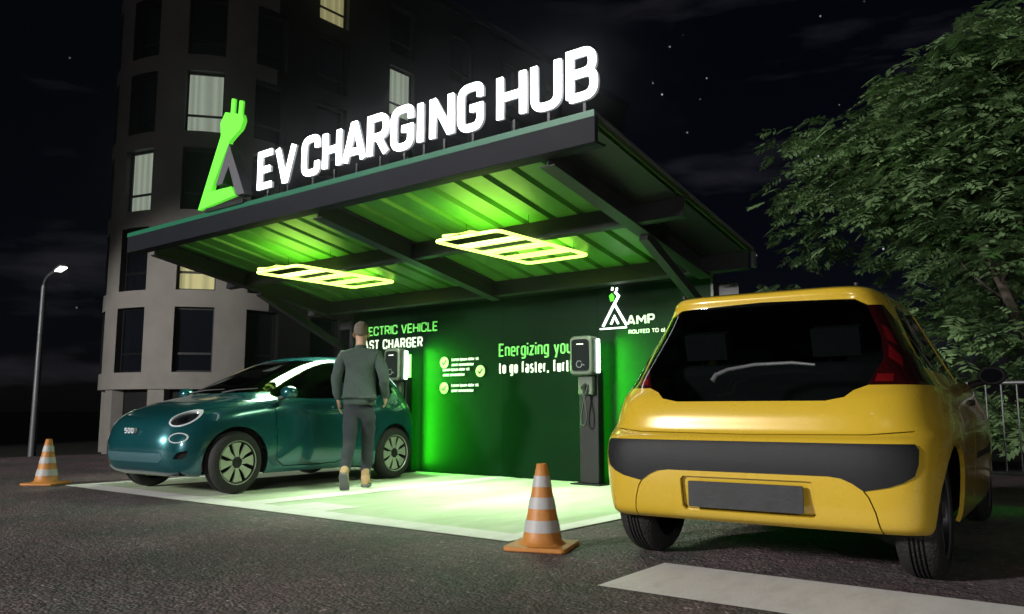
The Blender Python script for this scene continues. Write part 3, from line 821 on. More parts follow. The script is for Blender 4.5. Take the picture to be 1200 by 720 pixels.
# ------------------------------------------------------------------ cars
def catmull(keys, per):
    n = len(keys); out = []
    for i in range(n-1):
        p0 = keys[max(i-1, 0)]; p1 = keys[i]; p2 = keys[i+1]; p3 = keys[min(i+2, n-1)]
        for k in range(per):
            t = k/per
            out.append([.5*((2*b)+(-a+c)*t+(2*a-5*b+4*c-d)*t*t+(-a+3*b-3*c+d)*t**3) for a, b, c, d in zip(p0, p1, p2, p3)])
    out.append(list(keys[-1]))
    return out
def shell(keys, per=6, nq=26, kz=2.4):
    """keys: (rear y, rear z, half width, side z, front y, front z, n rear, n front) from sill to roof centre.
    Returns a bmesh of closed rings stacked from the sill up, with its smooth normals stored per vertex."""
    bm = bmesh.new(); nl = bm.verts.layers.float_vector.new('n')
    rows = []
    ks = catmull(keys, per)
    for (yr, zr, w, zs, yf, zf, nr, nf) in ks:
        ym = (yr+yf)/2
        def quad(ext, ze, n):      # from side middle to the end's middle
            dense = []
            for k in range(241):
                a = k/240*math.pi/2
                dense.append((w*math.cos(a)**(2/n), ext*math.sin(a)**(2/n)))
            L_ = [0]
            for k in range(1, 241):
                p, q = dense[k-1], dense[k]; d = math.hypot(q[0]-p[0], q[1]-p[1])
                if 1 < k < 240:
                    o = dense[k+1]; t1 = math.atan2(q[1]-p[1], -(q[0]-p[0])); t2 = math.atan2(o[1]-q[1], -(o[0]-q[0])); d += .55*abs(t2-t1)*min(1, w)
                L_.append(L_[-1]+d)
            pts = []; j = 0
            for k in range(nq+1):
                tgt = L_[-1]*k/nq
                while j < 239 and L_[j+1] < tgt: j += 1
                f = (tgt-L_[j])/max(L_[j+1]-L_[j], 1e-9)
                x = dense[j][0]+(dense[j+1][0]-dense[j][0])*f; y = dense[j][1]+(dense[j+1][1]-dense[j][1])*f
                fy = abs(y/ext) if ext else 0
                pts.append((x, y, zs+(ze-zs)*min(1, fy)**kz))
            return pts
        F = quad(yf-ym, zf, nf); B = quad(ym-yr, zr, nr)
        ring = [(x, ym+y, z) for x, y, z in F]                    # right side mid -> front mid
        ring += [(-x, ym+y, z) for x, y, z in F[::-1][1:]]        # front mid -> left mid
        ring += [(-x, ym-y, z) for x, y, z in B[1:]]              # left mid -> rear mid
        ring += [(x, ym-y, z) for x, y, z in B[::-1][1:-1]]       # rear mid -> right
        rows.append([bm.verts.new(p) for p in ring])
    m = len(rows[0])
    for i in range(len(rows)-1):
        for k in range(m):
            k2 = (k+1) % m
            try: bm.faces.new((rows[i][k], rows[i][k2], rows[i+1][k2], rows[i+1][k]))
            except ValueError: pass
    bm.faces.new(rows[-1])
    bmesh.ops.remove_doubles(bm, verts=bm.verts, dist=1e-4)
    bm.normal_update()
    for v in bm.verts: v[nl] = v.normal
    return bm
def inpoly(u, v, poly):
    c = False; n = len(poly)
    for i in range(n):
        x1, y1 = poly[i]; x2, y2 = poly[(i+1) % n]
        if (y1 > v) != (y2 > v) and u < (x2-x1)*(v-y1)/(y2-y1)+x1: c = not c
    return c
def cutfaces(bm, poly, ax, filt):
    """cuts the outline into the shell, returns the faces inside; ax='yz' looks along x, 'xz' along y"""
    i0, i1 = (1, 2) if ax == 'yz' else (0, 2)
    us = [p[0] for p in poly]; vs = [p[1] for p in poly]
    u0, u1, v0, v1 = min(us)-.02, max(us)+.02, min(vs)-.02, max(vs)+.02
    n = len(poly)
    def near(a, b):
        a0, a1 = min(a[0], b[0])-.01, max(a[0], b[0])+.01; b0, b1 = min(a[1], b[1])-.01, max(a[1], b[1])+.01
        out = []
        for f in bm.faces:
            if not filt(f): continue
            fu = [v.co[i0] for v in f.verts]; fv = [v.co[i1] for v in f.verts]
            if max(fu) < a0 or min(fu) > a1 or max(fv) < b0 or min(fv) > b1: continue
            out.append(f)
        return out
    for k in range(n):
        a, b = poly[k], poly[(k+1) % n]
        du, dv = b[0]-a[0], b[1]-a[1]
        co = Vector((0, 0, 0)); no = Vector((0, 0, 0)); co[i0] = a[0]; co[i1] = a[1]; no[i0] = -dv; no[i1] = du
        fs = near(a, b)
        if not fs: continue
        geom = set(fs)
        for f in fs: geom.update(f.edges); geom.update(f.verts)
        bmesh.ops.bisect_plane(bm, geom=list(geom), plane_co=co, plane_no=no.normalized(), dist=1e-5)
    bm.normal_update()
    res = []
    for f in bm.faces:
        if filt(f):
            c = f.calc_center_median()
            if u0 < c[i0] < u1 and v0 < c[i1] < v1 and inpoly(c[i0], c[i1], poly): res.append(f)
    return res
def finish(bm, name, m, parent, depth=.018, off=0.0):
    """moves the piece out along its normals, gives its rim a thickness and links it"""
    nl = bm.verts.layers.float_vector['n']
    for v in bm.verts:
        nn = Vector(v[nl])
        if nn.length > 1e-6: nn.normalize()
        v.co += nn*off
    orig = set(bm.faces)
    be = [e for e in bm.edges if e.is_boundary]
    r = bmesh.ops.extrude_edge_only(bm, edges=be)
    for v in [g for g in r['geom'] if isinstance(g, bmesh.types.BMVert)]:
        nn = Vector(v[nl])
        if nn.length < 1e-6: continue
        v.co -= nn.normalized()*depth
    rim = [f for f in bm.faces if f not in orig]
    bm.normal_update(); bm.faces.index_update(); bm.faces.ensure_lookup_table()
    rimset = {f.index for f in rim}
    norms = []
    for f in bm.faces:
        for lp_ in f.loops:
            if f.index in rimset: norms.append(f.normal.copy())
            else:
                nn = Vector(lp_.vert[nl]); norms.append(nn.normalized() if nn.length > 1e-6 else f.normal.copy())
    me = bpy.data.meshes.new(name); bm.to_mesh(me)
    me.shade_smooth()
    me.normals_split_custom_set([tuple(q) for q in norms])
    return link_mesh(name, me, m, parent)
def take(bm, faces, keep=False):
    """copies the faces into a bmesh of their own, removes them from the shell"""
    nl = bm.verts.layers.float_vector['n']
    nb = bmesh.new(); l2 = nb.verts.layers.float_vector.new('n'); mp = {}
    for f in faces:
        vs = []
        for v in f.verts:
            if v not in mp:
                q = nb.verts.new(v.co); q[l2] = v[nl]; mp[v] = q
            vs.append(mp[v])
        try: nb.faces.new(vs)
        except ValueError: pass
    if not keep: bmesh.ops.delete(bm, geom=faces, context='FACES')
    return nb
def mirror(poly): return [(-u, v) for u, v in poly][::-1]
def circ(cy, cz, r, n=28, a0=0, a1=360):
    return [(cy+r*math.cos(R(a0+(a1-a0)*k/n)), cz+r*math.sin(R(a0+(a1-a0)*k/n))) for k in range(n)]
def ell(cx, cz, a, b, n=24, rot=0):
    out = []
    for k in range(n):
        t = 2*math.pi*k/n; u, v = a*math.cos(t), b*math.sin(t); c, s = math.cos(R(rot)), math.sin(R(rot))
        out.append((cx+u*c-v*s, cz+u*s+v*c))
    return out
def ribbon(pts, w):
    P = [Vector(p) for p in pts]; l = []; r = []
    for i in range(len(P)):
        d = (P[min(i+1, len(P)-1)]-P[max(i-1, 0)]).normalized(); nn = Vector((-d.y, d.x))*w/2
        l.append(tuple(P[i]+nn)); r.append(tuple(P[i]-nn))
    return l+r[::-1]
right = lambda f: f.calc_center_median().x > .3 and abs(f.normal.x) > .25
left = lambda f: f.calc_center_median().x < -.3 and abs(f.normal.x) > .25

def wheel(parent, x, y, r, w, side, style):
    """side=+1 faces +x"""
    rr = r*.70
    mb = MB(); h = w/2
    cr = min(.070, h*.72)
    prof = [(rr, -h*.86), (rr+.012, -h*.97), (r-cr-.02, -h)]
    prof += [(r-cr+cr*math.sin(R(a)), -h+cr-cr*math.cos(R(a))) for a in (10, 30, 50, 70, 85)]
    for g in (-.75, -.25, .25, .75):
        c_ = g*(h-cr)*1.1
        prof += [(r, c_-.0055), (r-.012, c_-.004), (r-.012, c_+.004), (r, c_+.0055)]
    prof += [(a_, -b_) for a_, b_ in prof[:8]][::-1]
    mb.lathe([(a, b) for a, b in prof], 56, axis='x')
    rim = MB()
    s = side
    rim.lathe([(rr+.002, -h*.8), (rr+.002, h*.84*1), (rr-.012, h*.86), (rr-.022, h*.7), (rr-.03, -h*.2), (.0, -h*.25)], 40,
              M=Matrix.Scale(s, 4, (1, 0, 0)), axis='x')
    rm = rim.build('wheel', M['rimdark'], parent, smooth=40); rm.location = (x, y, r)
    ty = mb.build('tyre', M['rubber'], rm, smooth=40)
    lip = MB(); lip.lathe([(rr-.012, h*.80), (rr-.002, h*.90), (rr+.010, h*.88), (rr+.008, h*.80)], 40, M=Matrix.Scale(s, 4, (1, 0, 0)), axis='x', closed=True)
    lip.build('rim', M['rimlight'] if style == 'petal' else M['galv'], rm, smooth=40)
    n = 8 if style == 'petal' else 5
    for k in range(n):
        sp = MB(); a = 2*math.pi*k/n
        if style == 'petal':
            pts = [(.055, -.022), (rr*.55, -.045), (rr-.012, -.078), (rr-.006, -.010), (rr-.012, .050), (rr*.55, .018), (.055, .022)]
        else: pts = [(.04, -.03), (rr-.01, -.045), (rr-.01, .045), (.04, .03)]
        pp = [(u*math.cos(a)-v*math.sin(a), u*math.sin(a)+v*math.cos(a)) for u, v in pts]
        sp.prism(pp, s*h*.50, s*h*.72, lambda u, v, d: (d, u, v)); sp.build('spoke', M['rimlight'] if style == 'petal' else M['galv'], rm, bevel=.005)
    hb = MB(); hb.lathe([(0, h*.78), (.045, h*.78), (.06, h*.70), (.06, h*.4)], 20, M=Matrix.Scale(s, 4, (1, 0, 0)), axis='x'); hb.build('hub_cap', M['rimdark'], rm, smooth=40)
    return rm

def seat_mesh(parent, x, y, z, rear=False, wide=.46):
    mb = MB(); mb.box((x-wide/2, y-.26, z), (x+wide/2, y+.26, z+.14)); st = mb.build('seat', M['seat'], parent, bevel=.04)
    mb = MB(); T = Matrix.Translation((x, y-.26, z+.12)) @ Matrix.Rotation(R(14), 4, 'X')
    mb.box((-wide/2, -.06, 0), (wide/2, .07, .56), T); mb.build('backrest', M['seat'], st, bevel=.05)
    for hx in ((0,) if wide < .6 else (-wide*.3, wide*.3)):
        mb = MB(); mb.box((hx-.13, -.05, .60), (hx+.13, .05, .76), T); mb.box((hx-.05, -.01, .52), (hx-.04, .0, .62), T); mb.box((hx+.04, -.01, .52), (hx+.05, .0, .62), T)
        mb.build('headrest', M['seat'], st, bevel=.03)

def mirror_part(t, x, y, z, m, s=1):
    mb = MB(); n = 12
    prof = [(0, -.10), (.055, -.09), (.078, -.05), (.082, 0), (.074, .04), (0, .042)]
    T = Matrix.Translation((x, y, z)) @ Matrix.Scale(.85, 4) @ Matrix.Scale(1.35, 4, (1, 0, 0)) @ Matrix.Rotation(R(180), 4, 'Z')
    mb.lathe(prof, 20, M=T, axis='y'); o = mb.build('door_mirror', m, t, smooth=50)
    mb = MB(); sx = 1 if x > 0 else -1
    mb.tube([(x-sx*.15, y+.02, z-.07), (x-sx*.05, y, z-.04), (x, y, z-.02)], [.028, .022, .02], 8); mb.build('mirror_arm', M['black'], o, smooth=50)
    mb = MB(); mb.lathe([(0, 0), (.05, 0)], 20, M=Matrix.Translation((x, y-.038, z)) @ Matrix.Scale(1.35, 4, (1, 0, 0)), axis='y'); mb.build('mirror_glass', M['pane'], o)
    return o

def liner(mb, y, zc, r, x0, x1):
    """open wheel arch lining, only its upper part"""
    n = 18; a = [R(-12+204*k/n) for k in range(n+1)]
    vs = [(x0, y+r*math.cos(t), zc+r*math.sin(t)) for t in a]+[(x1, y+r*math.cos(t), zc+r*math.sin(t)) for t in a]
    mb.add(vs, [(k, k+1, n+2+k, n+1+k) for k in range(n)]+[tuple(range(n+1))])

# ---- yellow hatchback, seen from behind
YK = [ # yr, zr, w, zs, yf, zf, nr, nf
 (-.46, .262, .885, .245, 3.22, .24, 11, 4.5),
 (-.52, .305, .905, .31, 3.32, .31, 10, 4.2),
 (-.555, .44, .925, .46, 3.36, .46, 9, 4.0),
 (-.568, .57, .938, .60, 3.35, .58, 8.5, 4.0),
 (-.562, .66, .940, .69, 3.30, .70, 8, 4.0),
 (-.545, .705, .938, .75, 3.20, .80, 7.5, 4.0),
 (-.508, .742, .928, .82, 3.00, .90, 7.0, 4.2),
 (-.492, .83, .905, .90, 2.72, .99, 6.6, 4.4),
 (-.452, .92, .875, .985, 2.48, 1.06, 6.6, 4.6),
 (-.385, 1.00, .835, 1.05, 2.28, 1.12, 6.6, 4.4),
 (-.300, 1.16, .765, 1.18, 1.95, 1.27, 6.4, 4.2),
 (-.210, 1.32, .690, 1.33, 1.62, 1.42, 6.2, 4.2),
 (-.140, 1.44, .632, 1.455, 1.40, 1.51, 6.5, 4.2),
 (-.140, 1.500, .60, 1.508, 1.28, 1.545, 6.5, 4.2),
 (-.100, 1.532, .55, 1.540, 1.15, 1.57, 6.5, 4.2),
 (.10, 1.562, .44, 1.58, 1.00, 1.595, 5, 4.0),
 (.38, 1.590, .22, 1.60, .80, 1.605, 3.0, 3.0),
 (.55, 1.60, .05, 1.604, .62, 1.606, 2.2, 2.2)]
def yellow_car():
    t = thing('hatchback_car', 'yellow hatchback seen from behind with a black bumper strip, parked at the right', 'car', (-1.75, 4.68, .004), R(4.0))
    bm = shell(YK)
    back = lambda f: f.calc_center_median().y < .6 and f.normal.y < -.10
    front = lambda f: f.calc_center_median().y > 1.1 and f.normal.y > .15
    WR = .325; WB = 2.65
    # rear glass with lamps at its sides
    gl = [(-.53, .955), (-.49, .92), (-.40, .902), (.40, .902), (.49, .92), (.53, .955), (.60, .983), (.665, 1.12), (.645, 1.24), (.565, 1.42), (.50, 1.455), (0, 1.470), (-.50, 1.455), (-.565, 1.42), (-.645, 1.24), (-.665, 1.12), (-.60, .983)]
    lampR = [(.590, .981), (.862, .983), (.775, 1.16), (.70, 1.30), (.62, 1.428), (.556, 1.421), (.634, 1.24), (.654, 1.12)]
    lamps = []
    segs = []
    for q in ([(.672, 1.13), (.735, 1.075), (.725, 1.13), (.665, 1.20)], [(.655, 1.225), (.70, 1.195), (.655, 1.29), (.625, 1.31)], [(.62, 1.00), (.70, 1.00), (.70, 1.04), (.63, 1.04)]):
        for p in (q, mirror(q)): segs.append(take(bm, cutfaces(bm, p, 'xz', back)))
    for p in (lampR, mirror(lampR)): lamps.append(take(bm, cutfaces(bm, p, 'xz', back)))
    g = take(bm, cutfaces(bm, gl, 'xz', back))
    # windscreen
    ws = [(-.74, 1.13), (-.3, 1.10), (.3, 1.10), (.74, 1.13), (.56, 1.46), (.3, 1.49), (-.3, 1.49), (-.56, 1.46)]
    wsb = take(bm, cutfaces(bm, ws, 'xz', front))
    sides = []
    sg_ = [(.02, 1.085), (.13, 1.30), (.22, 1.41), (.33, 1.455), (.98, 1.465), (1.04, 1.46), (1.04, 1.035), (.5, 1.06), (.15, 1.07)]
    sf_ = [(1.09, 1.46), (1.22, 1.455), (1.50, 1.35), (1.85, 1.16), (2.02, 1.06), (1.6, 1.035), (1.09, 1.03)]
    for fl in (right, left):
        for p in (sg_, sf_): sides.append(take(bm, cutfaces(bm, p, 'yz', fl)))
    # front lamps and grille so that the car is whole
    fwd = lambda f: f.calc_center_median().y > 2.4 and f.normal.y > .1
    hl = [(.45, .62), (.80, .66), (.84, .82), (.70, .84), (.48, .74)]
    heads = [take(bm, cutfaces(bm, p, 'xz', fwd)) for p in (hl, mirror(hl))]
    gr = take(bm, cutfaces(bm, [(-.5, .34), (.5, .34), (.55, .5), (-.55, .5)], 'xz', fwd))
    # bumper strip and plate recess
    st = [(-.80, .690), (-.815, .665), (-.812, .60), (-.795, .545), (-.75, .515), (-.69, .492), (-.58, .470), (-.53, .505), (-.48, .527), (-.42, .535), (.42, .535), (.48, .527), (.53, .505), (.58, .470), (.69, .492), (.75, .515), (.795, .545), (.812, .60), (.815, .665), (.80, .690)]
    strip = take(bm, cutfaces(bm, st, 'xz', back))
    pr_ = [(-.335, .322), (-.35, .34), (-.35, .485), (-.335, .503), (.335, .503), (.35, .485), (.35, .34), (.335, .322)]
    rec = take(bm, cutfaces(bm, pr_, 'xz', back))
    for p in ([(.58, .468), (.60, .44), (.625, .37), (.645, .25)], [(-.58, .468), (-.60, .44), (-.625, .37), (-.645, .25)]):
        bmesh.ops.delete(bm, geom=cutfaces(bm, ribbon(p, .007), 'xz', back), context='FACES')
    # hatch seam just above the bumper
    sm = [(-.80, .752), (-.6, .735), (0, .728), (.6, .735), (.80, .752)]
    bmesh.ops.delete(bm, geom=cutfaces(bm, ribbon(sm, .006), 'xz', back), context='FACES')
    # wheel arches
    for fl in (right, left):
        for cy_ in (0, WB):
            bmesh.ops.delete(bm, geom=cutfaces(bm, circ(cy_, WR, .358), 'yz', lambda f: fl(f) and f.calc_center_median().z < .8), context='FACES')
        for p in ([(.93, 1.03), (.90, .8), (.90, .45), (.98, .30)], [(2.10, 1.03), (2.16, .8), (2.16, .30)]):
            bmesh.ops.delete(bm, geom=cutfaces(bm, ribbon(p, .008), 'yz', fl), context='FACES')
    body = finish(bm, 'body', M['yellow'], t, depth=.022)
    finish(g, 'rear_window', M['glass'], t, depth=.006, off=-.003)
    lo_ = [finish(q, 'tail_lamp', M['lamp_red'], t, depth=.012, off=-.001) for q in lamps]
    for k, q in enumerate(segs): finish(q, 'reflector', M['lamp_seg'], lo_[k % 2], depth=.006, off=-.0015)
    finish(wsb, 'windscreen', M['glass'], t, depth=.006, off=-.004)
    for q in sides: finish(q, 'side_window', M['glass_dark'], t, depth=.006, off=-.004)
    for q in heads: finish(q, 'headlight', M['lamp_clear'], t, depth=.01, off=-.002)
    finish(gr, 'grille', M['black'], t, depth=.01, off=-.012)
    finish(strip, 'bumper_strip', M['bumper'], t, depth=.03, off=.009)
    rr_ = finish(rec, 'plate_recess', M['yellow'], t, depth=.002, off=-.028)
    mb = MB(); mb.prism(rrect(0, .412, .60, .135, .008), -.572, -.562, frm); mb.build('number_plate', M['plate'], t)
    # rear wiper
    mb = MB(); mb.tube([(-.19, -.455, 1.015), (-.175, -.44, 1.045), (-.12, -.405, 1.075), (.02, -.375, 1.10), (.22, -.365, 1.105), (.34, -.378, 1.09)], [.015, .013, .011, .010, .009, .007], 8)
    w = mb.build('rear_wiper', M['wiper'], t, smooth=60)
    # spoiler lip bolts and washer
    for x in (-.50, .50):
        mb = MB(); mb.lathe([(0, 0), (.012, 0), (.012, .016), (0, .018)], 10, M=Matrix.Translation((x, -.06, 1.535))); mb.build('roof_plug', M['black'], t, smooth=40)
    for fl, sx in ((1, 1), (-1, -1)):
        mb = MB(); mb.prism(rrect(1.52, .60, 1.05, .085, .02), sx*.895, sx*.938, lambda u, v, d: (d, u, v)); mb.build('door_strip', M['black'], t, bevel=.01)
        mb = MB(); mb.prism(rrect(1.18, .90, .17, .035, .015), sx*.868, sx*.925, lambda u, v, d: (d, u, v)); mb.build('door_handle', M['black'], t, bevel=.008)
        mirror_part(t, sx*.98, 2.02, 1.10, M['black'])
    for y in (0, WB):
        for s in (1, -1): wheel(t, s*.758, y, WR, .215, s, 'plain')
    # underbody, arch linings, tub
    mb = MB(); mb.box((-.66, -.12, .23), (.66, 3.10, .42)); mb.box((-.80, .40, .240), (.80, 2.25, .40)); mb.box((-.70, -.40, .33), (.70, -.375, .74)); mb.box((-.70, -.37, .33), (.70, -.1205, .36))
    for y in (0, WB):
        for s in (1, -1):
            liner(mb, y, WR, .385, s*.60, s*.80)
    mb.build('underbody', M['void'], t, fix=False)
    mb = MB(); mb.box((-.78, -.33, .75), (.78, .25, .80)); mb.build('parcel_shelf', M['black'], t)
    mb = MB(); mb.box((-.70, 2.0, .60), (.70, 2.2, 1.0)); mb.build('dashboard', M['black'], t, bevel=.03)
    mb = MB(); mb.lathe([(.17, .60), (.185, .60), (.185, .63), (.17, .63)], 24, M=Matrix.Translation((-.38, 1.85, .75)) @ Matrix.Rotation(R(60), 4, 'X') @ Matrix.Translation((0, 0, -.6)), closed=True); mb.build('steering_wheel', M['black'], t)
    for x in (-.38, .38): seat_mesh(t, x, 1.30, .42)
    seat_mesh(t, 0, .42, .46, wide=1.25)
    return t
yellow_car()

# ---- teal city car, seen from its front left corner
FK = [
 (-.50, .22, .80, .185, 2.80, .185, 5.5, 5.4),
 (-.58, .29, .825, .235, 2.93, .235, 5.2, 5.0),
 (-.62, .42, .845, .38, 3.00, .37, 5.0, 4.6),
 (-.635, .57, .853, .54, 3.01, .52, 4.8, 4.3),
 (-.62, .72, .855, .69, 2.98, .64, 4.6, 4.1),
 (-.595, .84, .848, .80, 2.93, .735, 4.4, 4.0),
 (-.56, .93, .832, .88, 2.81, .815, 4.2, 3.9),
 (-.53, .98, .812, .94, 2.50, .925, 4.0, 3.9),
 (-.50, 1.03, .788, .99, 2.14, 1.01, 3.9, 4.0),
 (-.42, 1.15, .735, 1.10, 1.90, 1.12, 3.9, 4.0),
 (-.29, 1.28, .675, 1.24, 1.60, 1.26, 3.8, 4.0),
 (-.13, 1.39, .615, 1.37, 1.30, 1.385, 3.8, 4.0),
 (.00, 1.44, .56, 1.435, 1.10, 1.445, 3.8, 4.0),
 (.18, 1.48, .44, 1.48, .92, 1.485, 3.6, 3.8),
 (.38, 1.50, .22, 1.50, .74, 1.503, 2.8, 2.8),
 (.52, 1.505, .05, 1.506, .60, 1.507, 2.2, 2.2)]
def teal_car():
    hd = R(180+3.0)
    ax = Vector((-8.24, 4.87, 0)); fwd_ = Vector((-math.sin(hd), math.cos(hd), 0))
    base = ax-fwd_*2.32
    t = thing('city_car', 'small teal green rounded hatchback facing left, lit green, parked at the left charger', 'car', (base.x, base.y, .012), hd)
    bm = shell(FK)
    WR = .315; WB = 2.32
    front = lambda f: f.calc_center_median().y > 1.0 and f.normal.y > .12
    back = lambda f: f.calc_center_median().y < .3 and f.normal.y < -.12
    ws = [(-.70, 1.045), (-.35, 1.03), (0, 1.025), (.35, 1.03), (.70, 1.045), (.655, 1.14), (.60, 1.27), (.55, 1.38), (.50, 1.42), (.25, 1.435), (-.25, 1.435), (-.50, 1.42), (-.55, 1.38), (-.60, 1.27), (-.655, 1.14)]
    wsb = take(bm, cutfaces(bm, ws, 'xz', front))
    rw = [(-.50, 1.10), (.50, 1.10), (.56, 1.14), (.48, 1.36), (.3, 1.395), (-.3, 1.395), (-.48, 1.36), (-.56, 1.14)]
    rwb = take(bm, cutfaces(bm, rw, 'xz', back))
    sf = [(.86, 1.42), (.98, 1.415), (1.20, 1.37), (1.48, 1.24), (1.78, 1.07), (1.86, 1.01), (1.80, .985), (1.3, .975), (.86, .985)]
    srr = [(.80, 1.42), (.30, 1.41), (.10, 1.37), (-.02, 1.28), (-.10, 1.14), (-.06, 1.07), (.1, 1.03), (.80, .99)]
    sides = []
    for fl in (right, left):
        for p in (sf, srr): sides.append(take(bm, cutfaces(bm, p, 'yz', fl)))
    nose = lambda f: f.calc_center_median().y > 2.3 and f.normal.y > .04
    heads = []; rings = []; fogs = []; eyes = []; pj = []
    hp = ell(.575, .765, .104, .086, 28, 6)
    hi = ell(.575, .764, .090, .071, 28, 6)
    fo = ell(.615, .572, .068, .051, 24, 4); fi = ell(.615, .572, .057, .041, 24, 4)
    for s in (1, -1):
        mm = (lambda p: p) if s == 1 else mirror
        pj.append(take(bm, cutfaces(bm, mm(ell(.582, .752, .040, .036, 20)), 'xz', nose)))
        eyes.append(take(bm, cutfaces(bm, mm(hi), 'xz', nose)))
        rings.append(take(bm, cutfaces(bm, mm(hp), 'xz', nose)))
        f1 = cutfaces(bm, mm(fi), 'xz', nose); fogs.append((take(bm, f1), take(bm, cutfaces(bm, mm(fo), 'xz', nose))))
    grl = take(bm, cutfaces(bm, [(-.43, .33), (.43, .33), (.50, .37), (.47, .425), (-.47, .425), (-.50, .37)], 'xz', nose))
    vents = []
    vp = [(.60, .37), (.66, .36), (.69, .40), (.69, .45), (.63, .43)]
    for p in (vp, mirror(vp)): vents.append(take(bm, cutfaces(bm, p, 'xz', nose)))
    tl = ell(.60, .84, .085, .11, 20)
    tls = [take(bm, cutfaces(bm, p, 'xz', lambda f: f.calc_center_median().y < 0 and f.normal.y < -.05)) for p in (tl, mirror(tl))]
    # clamshell hood seam
    hs = [(-.80, .90), (-.70, .872), (-.40, .79), (0, .755), (.40, .79), (.70, .872), (.80, .90)]
    bmesh.ops.delete(bm, geom=cutfaces(bm, ribbon(hs, .006), 'xz', lambda f: f.calc_center_median().y > 2.2 and f.normal.z > -.2), context='FACES')
    bs = [(-.84, .53), (-.5, .455), (.5, .455), (.84, .53)]
    for fl in (right, left):
        for cy_ in (0, WB):
            bmesh.ops.delete(bm, geom=cutfaces(bm, circ(cy_, WR, .365), 'yz', lambda f: fl(f) and f.calc_center_median().z < .8), context='FACES')
        for p in ([(.83, .985), (.80, .8), (.78, .5), (.85, .30), (1.0, .25)], [(1.84, .985), (1.88, .85), (1.86, .60), (1.84, .32), (1.75, .25)], [(1.0, .25), (1.75, .25)],
                  [(-.06, .93), (.4, .895), (1.2, .89), (1.8, .90)][:0] or [(1.84, .90), (2.1, .935), (2.4, .93)]):
            bmesh.ops.delete(bm, geom=cutfaces(bm, ribbon(p, .009), 'yz', fl), context='FACES')
    finish(bm, 'body', M['teal'], t, depth=.02)
    finish(wsb, 'windscreen', M['glass_dark'], t, depth=.006, off=-.003)
    finish(rwb, 'rear_window', M['glass_dark'], t, depth=.006, off=-.003)
    for q in sides: finish(q, 'side_window', M['glass_dark'], t, depth=.006, off=-.004)
    for e_, r_, p_ in zip(eyes, rings, pj):
        a = finish(e_, 'headlight', M['lamp_dark'], t, depth=.01, off=-.014)
        finish(r_, 'headlight_ring', M['lamp_clear'], a, depth=.02, off=.004)
        finish(p_, 'projector_lens', M['chrome'], a, depth=.02, off=-.010)
    for a_, b_ in fogs:
        a = finish(a_, 'running_light', M['teal'], t, depth=.01, off=-.004)
        finish(b_, 'light_ring', M['lamp_clear'], a, depth=.015, off=.004)
    finish(grl, 'lower_grille', M['grille_teal'], t, depth=.012, off=-.006)
    for q in vents: finish(q, 'bumper_vent', M['void'], t, depth=.01, off=-.02)
    for q in tls: finish(q, 'tail_lamp', M['lamp_red'], t, depth=.01, off=.004)
    # badge
    mb = MB(); text(mb, '500', -.085, .612, .055, .012, 2.99, 3.030, lambda u, v, d: (-u, d, v), width=.17)
    mb.build('badge', M['lamp_clear'], t)
    for sx in (1, -1):
        mirror_part(t, sx*.94, 1.78, 1.035, M['teal'])
        mb = MB(); mb.prism(rrect(1.02, .865, .17, .035, .015), sx*.842, sx*.868, lambda u, v, d: (d, u, v)); mb.build('door_handle', M['teal'], t, bevel=.008)
    for k, sx in enumerate((.33, -.25)):
        mb = MB(); mb.tube([(sx, 2.13, 1.035), (sx-.18, 2.07, 1.065), (sx-.46, 2.02, 1.075)], [.012, .008, .006], 6); mb.build('wiper', M['black'], t, smooth=60)
    for y in (0, WB):
        for s in (1, -1): wheel(t, s*.745, y, WR, .185, s, 'petal')
    mb = MB(); mb.box((-.62, -.42, .20), (.62, 2.85, .42)); mb.box((-.76, .38, .19), (.76, 1.94, .40))
    for y in (0, WB):
        for s in (1, -1):
            liner(mb, y, WR, .372, s*.58, s*.76)
    mb.build('underbody', M['void'], t, fix=False)
    mb = MB(); mb.box((-.66, 1.72, .55), (.66, 2.0, .96)); mb.build('dashboard', M['black'], t, bevel=.03)
    mb = MB(); mb.box((-.66, -.40, .50), (.66, .1, .85)); mb.build('parcel_shelf', M['black'], t)
    mb = MB(); mb.lathe([(.16, .60), (.175, .60), (.175, .63), (.16, .63)], 24, M=Matrix.Translation((-.34, 1.62, .85)) @ Matrix.Rotation(R(65), 4, 'X') @ Matrix.Translation((0, 0, -.6)), closed=True); mb.build('steering_wheel', M['black'], t)
    for x in (-.34, .34): seat_mesh(t, x, 1.15, .42)
    seat_mesh(t, 0, .42, .44, wide=1.05)
    return t
teal_car()

# ------------------------------------------------------------------ walking man
def skinmesh(verts, edges, radii, root=0, sub=2):
    me = bpy.data.meshes.new('tmp'); me.from_pydata(verts, edges, []); me.update()
    o = link(bpy.data.objects.new('tmp', me))
    o.modifiers.new('k', 'SKIN').use_smooth_shade = True
    sv = me.skin_vertices[0].data if me.skin_vertices else None
    if sv is None:
        bpy.context.view_layer.update(); sv = me.skin_vertices[0].data
    for i, r in enumerate(radii):
        sv[i].radius = r if isinstance(r, tuple) else (r, r)
        sv[i].use_root = (i == root)
    s = o.modifiers.new('s', 'SUBSURF'); s.levels = sub; s.render_levels = sub
    dg = bpy.context.evaluated_depsgraph_get(); dg.update()
    m2 = bpy.data.meshes.new_from_object(o.evaluated_get(dg))
    bpy.data.objects.remove(o)
    m2.shade_smooth()
    return m2
class Sk:
    def __init__(s): s.v = []; s.e = []; s.r = []
    def p(s, co, r, prev=None):
        s.v.append(co); s.r.append(r); i = len(s.v)-1
        if prev is not None: s.e.append((prev, i))
        return i
    def chain(s, prev, items):
        for co, r in items: prev = s.p(co, r, prev)
        return prev
